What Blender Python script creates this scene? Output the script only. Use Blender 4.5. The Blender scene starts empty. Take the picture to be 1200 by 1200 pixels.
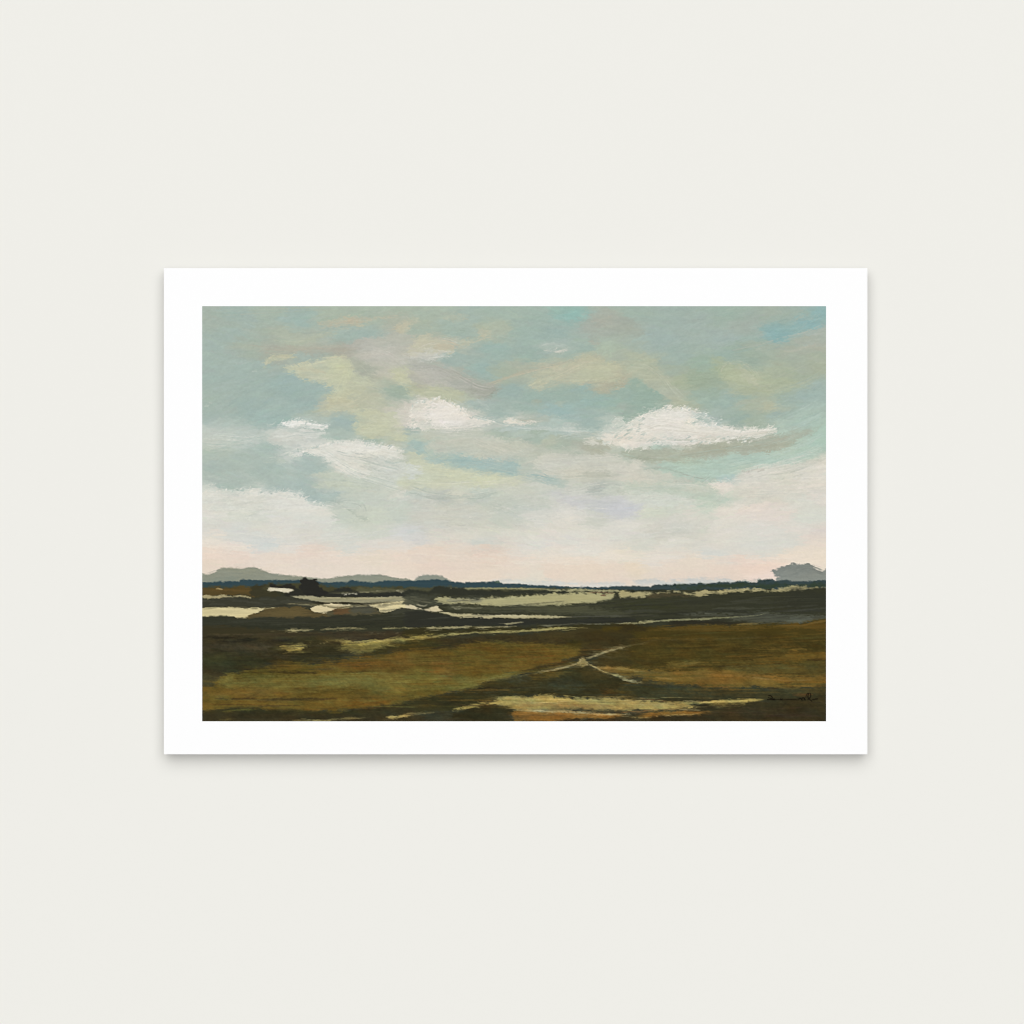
import bpy, math
import numpy as np

scene = bpy.context.scene
U = 0.001                                   # one photo pixel = one millimetre on the wall
def at_x(px): return (px-600)*U
def at_z(py): return (600-py)*U

# ---------------------------------------------------------------- camera
cam_d = bpy.data.cameras.new('camera'); cam = bpy.data.objects.new('camera', cam_d)
scene.collection.objects.link(cam)
DIST = 6.0
cam.location = (0, -DIST, 0); cam.rotation_euler = (math.radians(90), 0, 0)
cam_d.sensor_width = 36; cam_d.lens = 36*DIST/1.2; cam_d.clip_start = .1; cam_d.clip_end = 400
scene.camera = cam

# ---------------------------------------------------------------- world: a dim even studio
world = bpy.data.worlds.new('World'); scene.world = world; world.use_nodes = True
bg = world.node_tree.nodes['Background']; bg.inputs[0].default_value = (1, 1, 1, 1); bg.inputs[1].default_value = 0.02

# ---------------------------------------------------------------- lamps: broad soft light from above, plain light from the front
def area_lamp(name, loc, size, watts, shape='DISK'):
    d = bpy.data.lights.new(name, 'AREA'); d.shape = shape; d.size = size; d.energy = watts; d.color = (1, 1, 1)
    o = bpy.data.objects.new(name, d); scene.collection.objects.link(o); o.location = loc
    dx, dy, dz = -loc[0], -loc[1], -loc[2]
    # aim at the middle of the wall
    import mathutils
    o.rotation_euler = mathutils.Vector((dx, dy, dz)).to_track_quat('-Z', 'Y').to_euler()
    return o
SOFT_W, FRONT_W = 49700., 11900.
area_lamp('soft_light', (0, -60, 24), 96, SOFT_W)
area_lamp('front_light', (0, -60, 0), 1.5, FRONT_W)
scene.view_settings.view_transform = 'Standard'; scene.view_settings.look = 'None'
scene.view_settings.exposure = 0; scene.view_settings.gamma = 1; scene.view_settings.use_curve_mapping = False
scene.cycles.max_bounces = 3; scene.cycles.filter_width = 1.1
FULL = 1.075                                # light falling on the sheet, from test renders
# ---------------------------------------------------------------- the painted picture, brushed stroke by stroke
SC = 1.25                                   # samples per unit; units: 731 x 486 over the picture area
PX0, PY0, PX1, PY1 = 237.0, 358.8, 968.0, 845.2
NX, NY = int((PX1-PX0)*SC), int((PY1-PY0)*SC)
gx = PX0 + (np.arange(NX)+.5)*(PX1-PX0)/NX
gy = PY0 + (np.arange(NY)+.5)*(PY1-PY0)/NY
X, Y = np.meshgrid(gx, gy)
rng = np.random.RandomState(7)

MODE = ['sky']
def hexc(h):
    c = np.array([int(h[i:i+2], 16) for i in (0, 2, 4)], float)/255
    L = c@np.array([.3, .59, .11])
    if MODE[0] == 'sky':
        k = .8+.15*np.clip((c[0]-c[2])/.02, 0, 1)*np.clip((L-.76)/.04, 0, 1)
        c = L+(c-L)*k
        if c[1]-c[2] > .07: c = c+np.array([.3*max(0, c[1]-c[0]), 0, .012])      # creamier yellow-greens
        return c+.014*np.clip((L-.72)/.1, 0, 1)
    w = np.clip((L-.42)/.2, 0, 1)*np.clip((c[0]-c[2]-.05)/.08, 0, 1)                       # pale earth notes lean to straw, mid browns stay low
    c = c*np.array([1-.02*w, 1-.04*w, 1-.12*w])
    m = np.clip((L-.2)/.1, 0, 1)*np.clip(1-(L-.42)/.2, 0, 1)
    return c*(1-.07*m)
def sample(a, u, v):                        # bilinear, wrapped
    h, w = a.shape[:2]
    u0 = np.floor(u).astype(int); v0 = np.floor(v).astype(int)
    fu = u-u0; fv = v-v0
    if a.ndim == 3: fu = fu[..., None]; fv = fv[..., None]
    a00 = a[v0 % h, u0 % w]; a01 = a[v0 % h, (u0+1) % w]; a10 = a[(v0+1) % h, u0 % w]; a11 = a[(v0+1) % h, (u0+1) % w]
    return (a00*(1-fu)+a01*fu)*(1-fv)+(a10*(1-fu)+a11*fu)*fv
_cache = {}
def noise(sx, sy, ang=0, seed=0, octs=3):
    """streaky fractal noise, about 0..1, sx along the stroke, sy across it"""
    key = (sx, sy, ang, seed, octs)
    if key in _cache: return _cache[key]
    r = np.random.RandomState(seed*7919+13); c, s = math.cos(math.radians(ang)), math.sin(math.radians(ang))
    U = X*c+Y*s; V = -X*s+Y*c
    out = 0; amp = 1; tot = 0
    for o in range(octs):
        g = r.rand(256, 256); f = 2**o
        fu = U*f/sx+o*31.7; fv = V*f/sy+o*17.3
        iu = np.floor(fu); iv = np.floor(fv); tu = fu-iu; tv = fv-iv
        tu = tu*tu*(3-2*tu); tv = tv*tv*(3-2*tv)
        out = out+amp*sample(g, iu+tu, iv+tv); tot += amp; amp *= .6
    out = (out/tot-.5)*1.7+.5
    _cache[key] = out
    return out
def blur(a, r):
    if r < .3: return a
    n = int(3*r+1); k = np.exp(-.5*(np.arange(-n, n+1)/r)**2); k /= k.sum()
    p = np.pad(a, n, mode='edge')
    t = sum(k[i]*p[:, i:i+a.shape[1]] for i in range(2*n+1))
    return sum(k[i]*t[i:i+a.shape[0]] for i in range(2*n+1))
def catmull(p, closed, n=5):
    p = np.array(p, float); m = len(p); out = []
    rngi = range(m if closed else m-1)
    for i in rngi:
        if closed: a, b, c, d = p[(i-1) % m], p[i], p[(i+1) % m], p[(i+2) % m]
        else: a, b, c, d = p[max(i-1, 0)], p[i], p[i+1], p[min(i+2, m-1)]
        for t in np.linspace(0, 1, n, endpoint=False):
            out.append(.5*((2*b)+(c-a)*t+(2*a-5*b+4*c-d)*t*t+(3*b-a-3*c+d)*t**3))
    if not closed: out.append(p[-1])
    return np.array(out)
TILE = dict(A=(230, 350, 4.8), B=(480, 350, 4.8), C=(730, 350, 4.8), D=(230, 510, 4.8), E=(480, 510, 4.8), F=(730, 510, 4.8),
            G=(230, 650, 4.8), H=(480, 650, 4.8), I=(730, 650, 4.8), J=(230, 745, 4.8), K=(480, 745, 4.8), L=(730, 745, 4.8),
            M=(880, 800, 12.0))
def pts(t, p):
    ox, oy, s = TILE[t]; p = np.array(p, float).reshape(-1, 2)
    return np.stack([ox+p[:, 0]/s, oy+p[:, 1]/s], 1)
C = np.zeros((NY, NX, 3))
def window(x0, y0, x1, y1):
    i0 = max(0, int((x0-PX0)*SC)); i1 = min(NX, int((x1-PX0)*SC)+2)
    j0 = max(0, int((y0-PY0)*SC)); j1 = min(NY, int((y1-PY0)*SC)+2)
    return (slice(j0, j1), slice(i0, i1)) if i1 > i0 and j1 > j0 else None
def lay(w, al, col, var, sd):
    c = hexc(col)
    v = (noise(18, 1.6, 0, 40+sd % 3)[w]-.5)*var
    v2 = (noise(40, 9, 0, 50+sd % 3)[w]-.5)*var
    cc = c[None, None]*(1+v[..., None])+v2[..., None]*np.array([.35, .1, -.3])*max(.25, c.mean())
    C[w] = C[w]*(1-al[..., None])+cc*al[..., None]
cnt = [0]
def P(t, p, col, soft=2., k=.25, rag=.8, a=1., ang=0, sx=10., sy=1.6, warp=1.5, var=.06, br=0., lin=False):
    """a patch of paint with a ragged, dry-brushed edge"""
    if MODE[0] == 'land': soft = soft*1.25+.15; rag = rag*.85
    cnt[0] += 1; sd = cnt[0]; ang = 20*round(ang/20)
    q = pts(t, p) if lin else catmull(pts(t, p), True)
    m = 3*soft+warp*2+3
    w = window(q[:, 0].min()-m, q[:, 1].min()-m, q[:, 0].max()+m, q[:, 1].max()+m)
    if w is None: return
    x = X[w]+(noise(7, 3, ang, 60+sd % 2)[w]-.5)*2*warp*1.6; y = Y[w]+(noise(9, 4, ang, 70+sd % 2)[w]-.5)*2*warp
    ins = np.zeros(x.shape, bool)
    for i in range(len(q)):
        x0, y0 = q[i]; x1, y1 = q[(i+1) % len(q)]
        if y0 == y1: continue
        cr = (y0 > y) != (y1 > y)
        ins ^= cr & (x < (x1-x0)*(y-y0)/(y1-y0)+x0)
    M = blur(ins.astype(float), soft*SC)
    n = .6*noise(15. if sx > 7 else 9., 1.6, ang, 80+sd % 3)[w]+.6*noise(3.2, 1.15, ang, 120+sd % 2, 2)[w]-.1
    T = M+rag*1.15*(n-.5)*np.clip(4*M*(1-M), 0, 1)**.7
    k = min(.485, k*(1.35 if MODE[0] == 'sky' else 1.7)); al = np.clip((T-(.5-k))/(2*k), 0, 1); al = al*al*(3-2*al)
    if MODE[0] == 'sky': al = al*np.clip(1.12-.5*noise(17, 8, 12, 130+sd % 3)[w]-.25*(noise(2.6, 1.8, 20, 140, 2)[w]-.3), 0, 1)
    if br: al = al*np.clip(1-br*1.6*(noise(8., 1.6, ang, 90+sd % 3)[w]-.35), 0, 1)
    lay(w, al*a, col, var, sd)
def S(t, p, wd, col, a=1., soft=.5, rag=.5, br=0., var=.06, taper=.15, sx=6.):
    """one brush stroke along a path; wd = widths spread along it"""
    cnt[0] += 1; sd = cnt[0]
    if MODE[0] == 'sky': a = a*.62; soft = soft+.9
    else: a = a*.9; wd = np.array(wd, float)*.85; soft = soft+.25; rag = rag*.8
    q = catmull(pts(t, p), False); wd = np.atleast_1d(np.array(wd, float))
    L = np.r_[0, np.cumsum(np.hypot(*np.diff(q, axis=0).T))]; tot = L[-1]
    m = wd.max()+3
    w = window(q[:, 0].min()-m, q[:, 1].min()-m, q[:, 0].max()+m, q[:, 1].max()+m)
    if w is None: return
    x = X[w]; y = Y[w]; best = np.full(x.shape, 1e9); ss = np.zeros(x.shape)
    for i in range(len(q)-1):
        d = q[i+1]-q[i]; l2 = d@d+1e-9
        u = np.clip(((x-q[i, 0])*d[0]+(y-q[i, 1])*d[1])/l2, 0, 1)
        dd = np.hypot(x-q[i, 0]-u*d[0], y-q[i, 1]-u*d[1])
        b = dd < best; best = np.where(b, dd, best); ss = np.where(b, L[i]+u*(L[i+1]-L[i]), ss)
    u = ss/tot; W = np.interp(u, np.linspace(0, 1, len(wd)), wd)/2
    if taper: W = W*np.clip(np.minimum(u, 1-u)/taper, .15, 1)**.5
    n = noise(sx, 1.3, 0, 80+sd % 3)[w]; n2 = noise(3, 2, 0, 95+sd % 3)[w]
    W = W*(1+rag*(n-.5)*1.5+rag*(n2-.5)*1.3)
    al = np.clip((W-best)/max(soft*1.3, .2)+.5, 0, 1)
    if br: al = al*np.clip(1.25-br*2.2*(noise(9, 2.5, 0, 101+sd % 3)[w]-.25), 0, 1)
    lay(w, al*a, col, var, sd)
def bristles(t, p, spread, cols, n, a=.6, w=.9, span=.45, seed=0):
    """one loaded brush: many fine bristle tracks side by side along a curved path"""
    q = catmull(pts(t, p), False, 6); r = np.random.RandomState(1000+seed+int(q.sum()) % 9999)
    L = np.r_[0, np.cumsum(np.hypot(*np.diff(q, axis=0).T))]; tot = L[-1]
    tg = np.gradient(q, axis=0); tg /= np.hypot(*tg.T)[:, None]+1e-9; nr = np.stack([-tg[:, 1], tg[:, 0]], 1)
    for _ in range(n):
        o = np.clip(r.normal(0, .42), -1.2, 1.2)*spread/2; sp = tot*span*r.uniform(.3, 1.3); s0 = r.uniform(-.1*tot, tot-sp*.6)
        ss = np.linspace(max(0, s0), min(tot, s0+sp), 9)
        if ss[-1]-ss[0] < 3: continue
        f = np.stack([np.interp(ss, L, q[:, k]+nr[:, k]*o) for k in (0, 1)], 1); f[:, 1] += np.cumsum(r.normal(0, .12, 9))
        c = hexc(cols[r.randint(len(cols))])*r.uniform(.985, 1.015); al0 = a*r.uniform(.35, 1); wd = w*r.uniform(.6, 1.5)
        ww = window(f[:, 0].min()-2, f[:, 1].min()-2, f[:, 0].max()+2, f[:, 1].max()+2)
        if ww is None: continue
        x = X[ww]; y = Y[ww]; best = np.full(x.shape, 9e9); U_ = np.zeros(x.shape)
        for i in range(8):
            d = f[i+1]-f[i]; u = np.clip(((x-f[i, 0])*d[0]+(y-f[i, 1])*d[1])/(d@d+1e-9), 0, 1)
            dd = np.hypot(x-f[i, 0]-u*d[0], y-f[i, 1]-u*d[1]); b = dd < best
            best = np.where(b, dd, best); U_ = np.where(b, (i+u)/8, U_)
        al = np.clip(wd/2-best+.45, 0, 1)*np.clip(np.minimum(U_*6, (1-U_)*3), 0, 1)*al0
        al = al*np.clip(1.5-1.5*noise(4., 1.6, 0, 150, 2)[ww], 0, 1)
        C[ww] = C[ww]*(1-al[..., None])+c*al[..., None]
def dabs(n, box, length, width, alpha, jit, angf, seed, hue=.5):
    """short bristly strokes that pick up the colour under them and drag it along"""
    r = np.random.RandomState(seed); x0, y0, x1, y1 = box
    for _ in range(n):
        cx = r.uniform(x0, x1); cy = r.uniform(y0, y1); l = length*r.uniform(.5, 1.5)/2; wd = width*r.uniform(.6, 1.4)/2
        th = math.radians(angf(cx, cy)+r.normal(0, 9)); c, s = math.cos(th), math.sin(th)
        ex = abs(l*c)+abs(wd*s)+1; ey = abs(l*s)+abs(wd*c)+1
        w = window(cx-ex, cy-ey, cx+ex, cy+ey)
        if w is None: continue
        jj = min(NY-1, max(0, int((cy-PY0)*SC))); ii = min(NX-1, max(0, int((cx-PX0)*SC)))
        base = C[jj, ii]
        dx = X[w]-cx; dy = Y[w]-cy; uu = (dx*c+dy*s)/l; vv = (-dx*s+dy*c)/wd
        br = np.interp((vv+1)*8+r.uniform(0, 40), np.arange(64), r.rand(64))
        al = np.clip((1-np.abs(uu)**3-.35*br)*2, 0, 1)*np.clip((1-np.abs(vv))*2.5, 0, 1)*(.55+.45*br)
        j = r.normal(0, jit)
        col = base*(1+j)+r.normal(0, jit*hue, 3)*base.mean()
        C[w] = C[w]*(1-alpha*al[..., None])+col*alpha*al[..., None]

def scumble(n, y0, y1, ang, spread, length, width, reach, alpha, seed):
    # dry bristles catching along every edge of paint
    r = np.random.RandomState(seed); w = window(PX0-1, y0, PX1+1, y1)[0]
    Lm = blur(C[w]@np.array([.3, .59, .11]), .8); gyy, gxx = np.gradient(Lm); g = np.hypot(gxx, gyy)
    p = np.clip(g-.003, 0, .05)**.8; p = (p/p.sum()).ravel(); idx = r.choice(p.size, n, p=p)
    for q in idx:
        j, i = divmod(int(q), NX); gl = g[j, i]+1e-6; sg = 1 if r.rand() < .6 else -1; d = reach*r.uniform(.5, 1.2)*SC
        jj = int(np.clip(j+sg*gyy[j, i]/gl*d, 0, Lm.shape[0]-1))+w.start; ii = int(np.clip(i+sg*gxx[j, i]/gl*d, 0, NX-1))
        col = C[jj, ii]*r.uniform(.97, 1.03); o = -sg*r.uniform(.1, 1.)*reach*SC*.6
        cx_ = gx[min(NX-1, max(0, int(i+gxx[j, i]/gl*o)))]; cy_ = gy[min(NY-1, max(0, int(j+w.start+gyy[j, i]/gl*o)))]
        th = math.radians(ang(cx_, cy_)+r.normal(0, spread)); c, s = math.cos(th), math.sin(th); l = length*r.uniform(.4, 1.5)/2; wd = width*r.uniform(.7, 1.3)/2
        ww = window(cx_-l-1, cy_-l-1, cx_+l+1, cy_+l+1)
        if ww is None: continue
        dx = X[ww]-cx_; dy = Y[ww]-cy_; uu = np.abs(dx*c+dy*s)/l; vv = np.abs(-dx*s+dy*c)/wd
        al = np.clip((1-uu)*3, 0, 1)*np.clip((1.35-vv)*1.5, 0, 1)*alpha*r.uniform(.4, 1)
        C[ww] = C[ww]*(1-al[..., None])+col*al[..., None]
# ---- underpainting of the sky: colour notes laid down per square
SKY = dict(
A="60,70 A6B3A4;200,80 A2B6AA;200,200 A2B5A9;120,140 A6B5A7;450,80 A6B7A6;560,120 9FB7AD;750,60 A9B8A4;1000,60 A9B8A4;1180,60 A9B8A3;300,270 A5B4A3;450,290 A8B09F;100,260 A3B6AA;520,220 A9B79F;650,270 B0B7A3;800,280 AFAE9D;720,320 A5B3A5;100,400 A2B6AB;100,600 A3B6AB;300,400 A1B6AC;300,600 9FB5AB;500,500 9CB4AC;650,560 9DB5AD;450,680 A0B8AE;850,700 A0B6AE;830,220 A3B7AA;950,200 A0B5AA;1000,320 BCBBAC;1100,400 BDBCAB;1150,250 B4B7A8;950,260 B7B6A8;1150,430 BFC2A2;900,400 AFB3A0;830,420 BFC5A1;780,600 B8BDA0;950,560 B8BD9F;1000,680 BCC1A2;1130,520 A2B3A1;1150,640 C3C3B3;1180,700 CCC8BD;1000,740 BEC3A0",
B="100,80 A9B9A6;500,80 A4B8A9;700,120 9FB5A8;920,90 92B8AE;1000,130 A7B3A6;1100,130 ABB3A2;1180,150 A5AE9F;60,140 A9B5A0;350,120 A2B7AB;250,190 A2B6A8;480,190 A8B89F;600,180 9FB6A9;800,200 9CB3A8;100,250 BDBDA0;30,280 C0BDAA;200,260 B9BBA1;100,320 B3B8AC;250,330 A0B5AB;500,300 9CB5AA;700,330 9BB3A7;820,270 A6B9AD;950,300 9EB5A8;1100,290 A5BBA1;1180,350 A6B69F;100,400 AEB1A3;200,430 AEB0A1;300,480 A9AE9F;430,520 A4A897;60,450 B0B3A2;150,520 B5BC9B;260,540 B9BF9C;400,400 9BB5AC;550,430 A5B39F;650,400 AAB49C;800,400 B3B99D;900,400 BBBD9E;1000,340 B6B99C;1100,420 BABD99;1080,490 AFB093;1190,430 B5B595;750,460 A9B9A0;550,530 9CB3A9;700,570 9CB4A7;850,560 9BB3A6;1000,520 99B4A9;1100,580 98B4A8;850,640 9CB8B2;1180,540 9CB3A4;50,620 CFCBBE;180,650 DAD4C9;300,690 D3CEC2;400,600 A6B8AE;500,650 A0B6AB;600,690 C5C8BA;700,690 B0BBAC;450,700 BCC3B5;600,740 B2C1B5;800,730 B0C2B8;900,740 B8C5BA;1000,700 9EB5AC;1150,720 B8C5B8;1180,780 DAD5C8;100,770 C1C4B0;300,770 BDC2B0;500,780 A9B9A7;30,740 A6B8AC;700,790 A4B6A6;900,800 AAB7A5",
C="50,80 A0B5A7;300,80 A1B4A7;600,80 9DB4A5;850,80 A2B2A3;1000,90 A0B3A6;1100,70 8FB5B0;1050,130 8AB3B2;880,200 8DB2AE;1110,170 A9B4A8;700,150 A3B2A6;400,180 A2B4A9;200,220 A0B4AB;550,230 A3B6AC;300,320 9DB3A8;450,380 9BB3A0;600,300 9BB2A3;700,330 97B19A;800,280 A5B3A1;950,280 AAB29F;1100,260 ACB2A0;950,350 A1B39B;1100,380 A2B298;1120,330 A5B29D;50,370 ABB99B;120,400 AFBA9B;200,460 AFB79A;270,530 AEB69D;20,440 B2B494;60,480 9BB29F;150,540 97B09E;50,560 97B2A4;30,620 A3B3A6;120,620 99B3A2;250,400 9DB39C;330,480 A3B492;450,460 97B093;340,580 ACB698;560,400 A1B592;650,440 ACBA95;720,450 B2BB9A;800,480 A8B794;900,480 A6B695;1000,450 A0B39A;1100,500 9FB4A6;900,420 A3B496;450,560 9DB3A1;600,560 9BB3A7;650,500 A8B798;750,600 A7B69B;830,605 B0BA9C;900,560 A2B4A0;1050,550 9DB4AB;650,680 9BB1A2;750,680 A2B39F;900,650 A0B5A8;1100,620 A6BCAE;500,660 A6B9AC;1000,680 A9C0B1;1100,730 AAC3B0;900,740 AFC4B4;250,700 DBD6C9;100,740 D9D4C7;450,740 DAD5C8;700,750 C8CCBE;550,790 C8CABB;650,800 A8AE96;900,800 ABAE95;1050,760 A6B79F;1120,800 AAC4B1",
D="100,30 BFC8BC;300,30 B8C4BA;500,20 CACDC2;800,20 A9BCAF;1000,30 A7BAAB;1150,20 B5BFA5;100,90 AEBEB1;300,120 AABCB1;150,200 A9BAAF;400,200 A8BBB0;650,200 A9BCB2;600,130 A9BCB3;400,80 A9BCB2;450,280 A9BCB3;700,340 A9BCB3;600,300 A8BBB2;200,290 A9BBB1;550,105 C3CAC0;650,80 D0D1C7;800,70 DAD8CD;950,80 D9D7CB;1100,80 D6D4C8;850,190 D8D6CB;1000,160 C8CABE;1100,190 CBCDC1;1180,130 B7C1A9;1170,260 C2C8AB;800,260 BFC7B5;950,270 C4CABB;1100,250 C9CEC2;750,250 BCC7AF;100,340 D2D4C9;300,345 D5D5CB;500,370 D9D9CF;600,400 DBDAD0;200,420 CFD1C4;350,440 D2D3C7;100,450 D7D6CC;100,520 D2D1C9;200,560 CFD2CB;350,600 D0D2CB;500,520 D7D5CA;700,450 D6D6CB;850,390 BFC8BA;750,350 B7C3B7;880,470 C6CCBC;1000,360 C3CABD;1150,330 CFD0C5;1150,420 C4CBBD;1000,450 C6CCBC;1000,530 CCCFC1;1180,560 CFCFCA;600,570 D5D1C5;800,560 D4D3C7;850,610 D0D1C7;80,600 E1D9CB;250,640 E0D6C8;550,640 DDD6CA;1000,620 DAD4C8;1180,620 DDD6CC;100,660 E3D3C0;250,680 E2D0BD;650,660 DFCFBF;500,700 E2D2BF;800,690 E2D3C0;1000,690 E0D3BC;1150,700 E2D2BE;100,720 E1D1BF;500,750 E3D5C5;900,750 E3D5C4;1100,760 E3D4C2",
E="60,70 A7BDB5;50,30 B6C3AF;20,130 C5CAA8;20,200 CBD0C7;150,60 BEC3B0;300,50 C3C5B3;450,40 C2C5B3;600,60 B7BEAC;700,90 BBBFAC;400,110 C1C4B1;800,50 B5BDA7;900,50 ABB7A3;1050,70 B1B39E;1180,30 D6D2C4;150,120 ADBFB2;300,145 A2BCB4;430,170 A3BCB4;530,200 A5BCB3;560,160 B1BFB2;650,180 B9C1B0;130,190 C0C8AB;300,220 C4CBAE;450,240 C8CCAB;200,270 C8CBB1;600,255 C5C9AF;820,260 B3C1B5;700,230 BAC4B6;800,160 C8C8B8;950,150 CBCABB;1100,130 C9C9BA;900,220 C6C7B6;1050,215 BFC1B1;1180,200 C4C4B6;1180,100 B5BFAE;60,330 BEC7BC;200,350 B9BFB4;250,320 CBCCBB;400,330 BDC7BA;600,320 C6CABC;750,290 C9CCBF;950,290 C9CBC0;1060,290 B5BDB3;1150,310 C2C9BB;100,400 C5C7BB;300,420 C6C8B8;550,390 BFC6B8;700,380 C4C9BC;900,370 C9C9C6;1100,400 C5C8C3;100,500 CBCBBF;300,490 CBCCBC;550,490 C5CABC;700,460 D0D0C6;800,420 D1D0C5;900,450 D5D2C7;1050,460 CACBBE;1180,420 C7C8C7;50,580 D0CFCA;200,560 D5D1C5;400,600 CDCEC4;350,570 D5D2C5;600,560 D5D3C7;800,540 D8D4CA;950,570 D8D5CA;1150,550 D5D3C9;700,620 D8D5CA;1000,640 DDD8CC;40,640 E0D0C0;150,660 DFCFBE;300,650 DDD0C0;400,665 DCCAB8;520,690 DECDBB;600,650 DCD3C6;800,690 E0D7C8;1100,690 E0D8CA;150,720 E1CFBC;350,730 E0D0BC;550,740 E0D2BF;800,760 E0D0BF;1000,750 E0D1BF;1150,740 E0D1BD;400,790 E1D2C0;700,800 DDD5C5;1100,800 E0D0BF",
F="100,20 DAD3C6;400,20 DCD5C8;30,60 B8C4B6;200,60 B0C3B3;50,90 B0BAA5;250,100 AEB49D;500,80 AAAF98;700,60 ABAF98;850,60 AEB198;950,40 AAB5A0;1100,50 AAC6B4;1000,90 ABC6B4;100,130 A8B29F;350,140 B0C1AC;600,120 B0C4B0;800,130 AFC7B4;500,170 B0C7B4;300,200 AEC5B3;450,230 AFC6B6;570,240 AEC6C0;50,170 CBCABC;60,230 CDCBBD;200,180 B3BFAF;200,250 C4C7B8;350,265 BDC1B2;100,290 CACBBC;250,320 B9C4B1;400,290 C9CAB8;60,340 CDD0C5;250,350 CACEC0;400,340 BECAB8;520,350 B9C9B6;480,390 C0CDBB;560,290 DAD3C5;650,170 C5CCBC;720,210 C9C8BA;800,190 D0CFC2;900,240 C7CAB9;1000,160 CED0C1;1100,140 CBCABC;1100,200 D8D3C6;700,270 D5D1C4;850,300 D5D1C5;1000,270 DAD3C7;1100,300 DBD3C8;750,350 CFCDC0;1000,350 D3D2C6;30,410 C9CAC9;150,430 CFD1BD;400,430 D5D1C5;600,450 DBD5C9;750,430 DDD3C7;850,450 DCD2C6;1050,450 D2D3C7;50,500 D8D5CB;200,520 CDCBBE;350,540 CCCBBE;600,530 D8D4C9;800,530 D8D5CA;1000,530 DAD3C8;1100,550 D9CFC4;100,600 CFD0C5;300,590 D5D3C8;500,600 D7D3C8;700,610 D6D4C9;900,600 D5D3C8;500,655 D2D2C9;800,660 D5D3C9;1080,610 E0D4C5;50,680 E0D8C8;200,690 DDD6CA;400,700 E0D3C1;70,740 E0D1B8;250,740 E0D2BF;500,730 E1D1BD;700,730 E3CFBC;800,740 E4D0BF;950,690 E3D6C5;1100,690 E3D7C5;300,790 E0D0BC;600,790 E0CFBC;800,800 E8D4C6")
kp, kc = [], []
for t, s in SKY.items():
    for e in s.split(';'):
        a, h = e.split(' '); kp.append(pts(t, [float(v) for v in a.split(',')])[0]); kc.append(hexc(h))
kp = np.array(kp); kc = np.array(kc)
cx = np.arange(PX0-6, PX1+8, 2.); cy = np.arange(PY0-6, 702., 2.); CX, CY = np.meshgrid(cx, cy)
num = np.zeros(CX.shape+(3,)); den = np.zeros(CX.shape)
for (px, py), c in zip(kp, kc):
    w_ = 1/(((CX-px)**2+(1.7*(CY-py))**2)+25)**2.2
    num += w_[..., None]*c; den += w_
low = num/den[..., None]
wx = (noise(26, 7, -4, 1)-.5)*16+(noise(7, 2.2, -6, 2)-.5)*7; wy = (noise(26, 8, 3, 3)-.5)*9+(noise(8, 2.5, 5, 4)-.5)*3.5
sk = Y < 700
u_ = np.clip((X+wx-cx[0])/2, 0, len(cx)-2); v_ = np.clip((Y+wy-cy[0])/2, 0, len(cy)-2)
C[:] = sample(low, u_, v_)
flow = lambda x, y: 14*math.sin(x/61+y/37)+10*math.sin(y/23-x/90)-(12 if x > 850 and y < 560 else 0)
dabs(5200, (237, 359, 968, 640), 20, 3.6, .5, .012, flow, 3)
#SKYDETAIL
# ---- warm and grey drifts
P('A',[180,262,260,250,400,258,420,272,300,290,180,285],'B1B59A',2,.4,1,.35)
P('A',[370,300,420,275,520,268,600,280,700,275,900,262,930,275,880,300,740,318,560,320,440,305],'AFA896',3,.45,1,.5)
P('A',[500,262,560,240,640,238,700,250,640,290,560,300],'B6B69D',3,.45,1.2,.4)
P('A',[430,222,520,205,620,215,760,180,780,195,640,240,560,262,480,245],'AEBBA0',3,.45,1.4,.7)
P('A',[690,140,760,112,860,102,960,112,1000,118,930,150,820,170,720,168],'BDBA9B',2.5,.4,1.4,.8,-8)
P('A',[820,118,880,110,930,112,900,135,840,135],'BFB093',2,.5,1,.6)
P('A',[560,300,640,312,640,350,560,370,530,340],'A2B7AB',2,.4,1,.7)
# yellow-green cloud
P('A',[380,385,400,345,430,320,480,318,540,325,555,345,480,348,430,362],'BFC09A',1.6,.25,1.5,.9,-25,6,1.5,2)
P('A',[500,385,560,365,640,362,700,340,800,322,850,330,875,375,880,400,860,440,900,470,970,440,985,490,950,530,860,560,900,600,905,650,840,640,760,630,735,600,750,560,760,500,700,470,620,465,580,455,580,430,530,412],'BFC3A0',2,.2,1.5,.95,-15,6,1.6,2.5)
P('A',[760,340,830,330,870,390,860,440,820,500,760,480,740,400],'C4C99F',4,.45,1,.7,-60)
P('A',[560,378,640,385,700,400,740,430,680,420,600,410],'C3BE9B',2,.4,1,.6)
P('A',[750,540,820,560,880,580,900,620,800,625,740,605],'BFBD9B',3,.45,1.4,.6,20)
P('A',[900,640,1000,620,1120,640,1150,700,1180,740,1180,790,1040,780,930,770,880,730,890,690],'C1C6A2',3,.3,1.3,.9,10)
P('A',[1060,515,1120,490,1190,500,1200,540,1130,550,1070,535],'9FB29F',3,.4,1,.8,-10)
P('A',[1100,400,1180,395,1200,410,1200,510,1150,480,1110,440],'C2C79F',3,.3,1.2,.8,40)
P('A',[940,250,1020,220,1100,225,1200,240,1200,300,1120,290,1060,340,960,340,920,300],'BCBBAC',5,.45,1,.6)
P('A',[960,300,1060,280,1140,300,1200,330,1200,370,1100,350,1000,340],'C6C2B5',3,.45,1.4,.5,15)
P('A',[870,340,950,350,1000,400,980,440,900,410,870,380],'A9AF9D',3,.45,1,.6,40)
P('A',[1060,90,1150,80,1200,70,1200,150,1140,190,1060,160],'B2B4A1',4,.45,1,.6)
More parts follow.
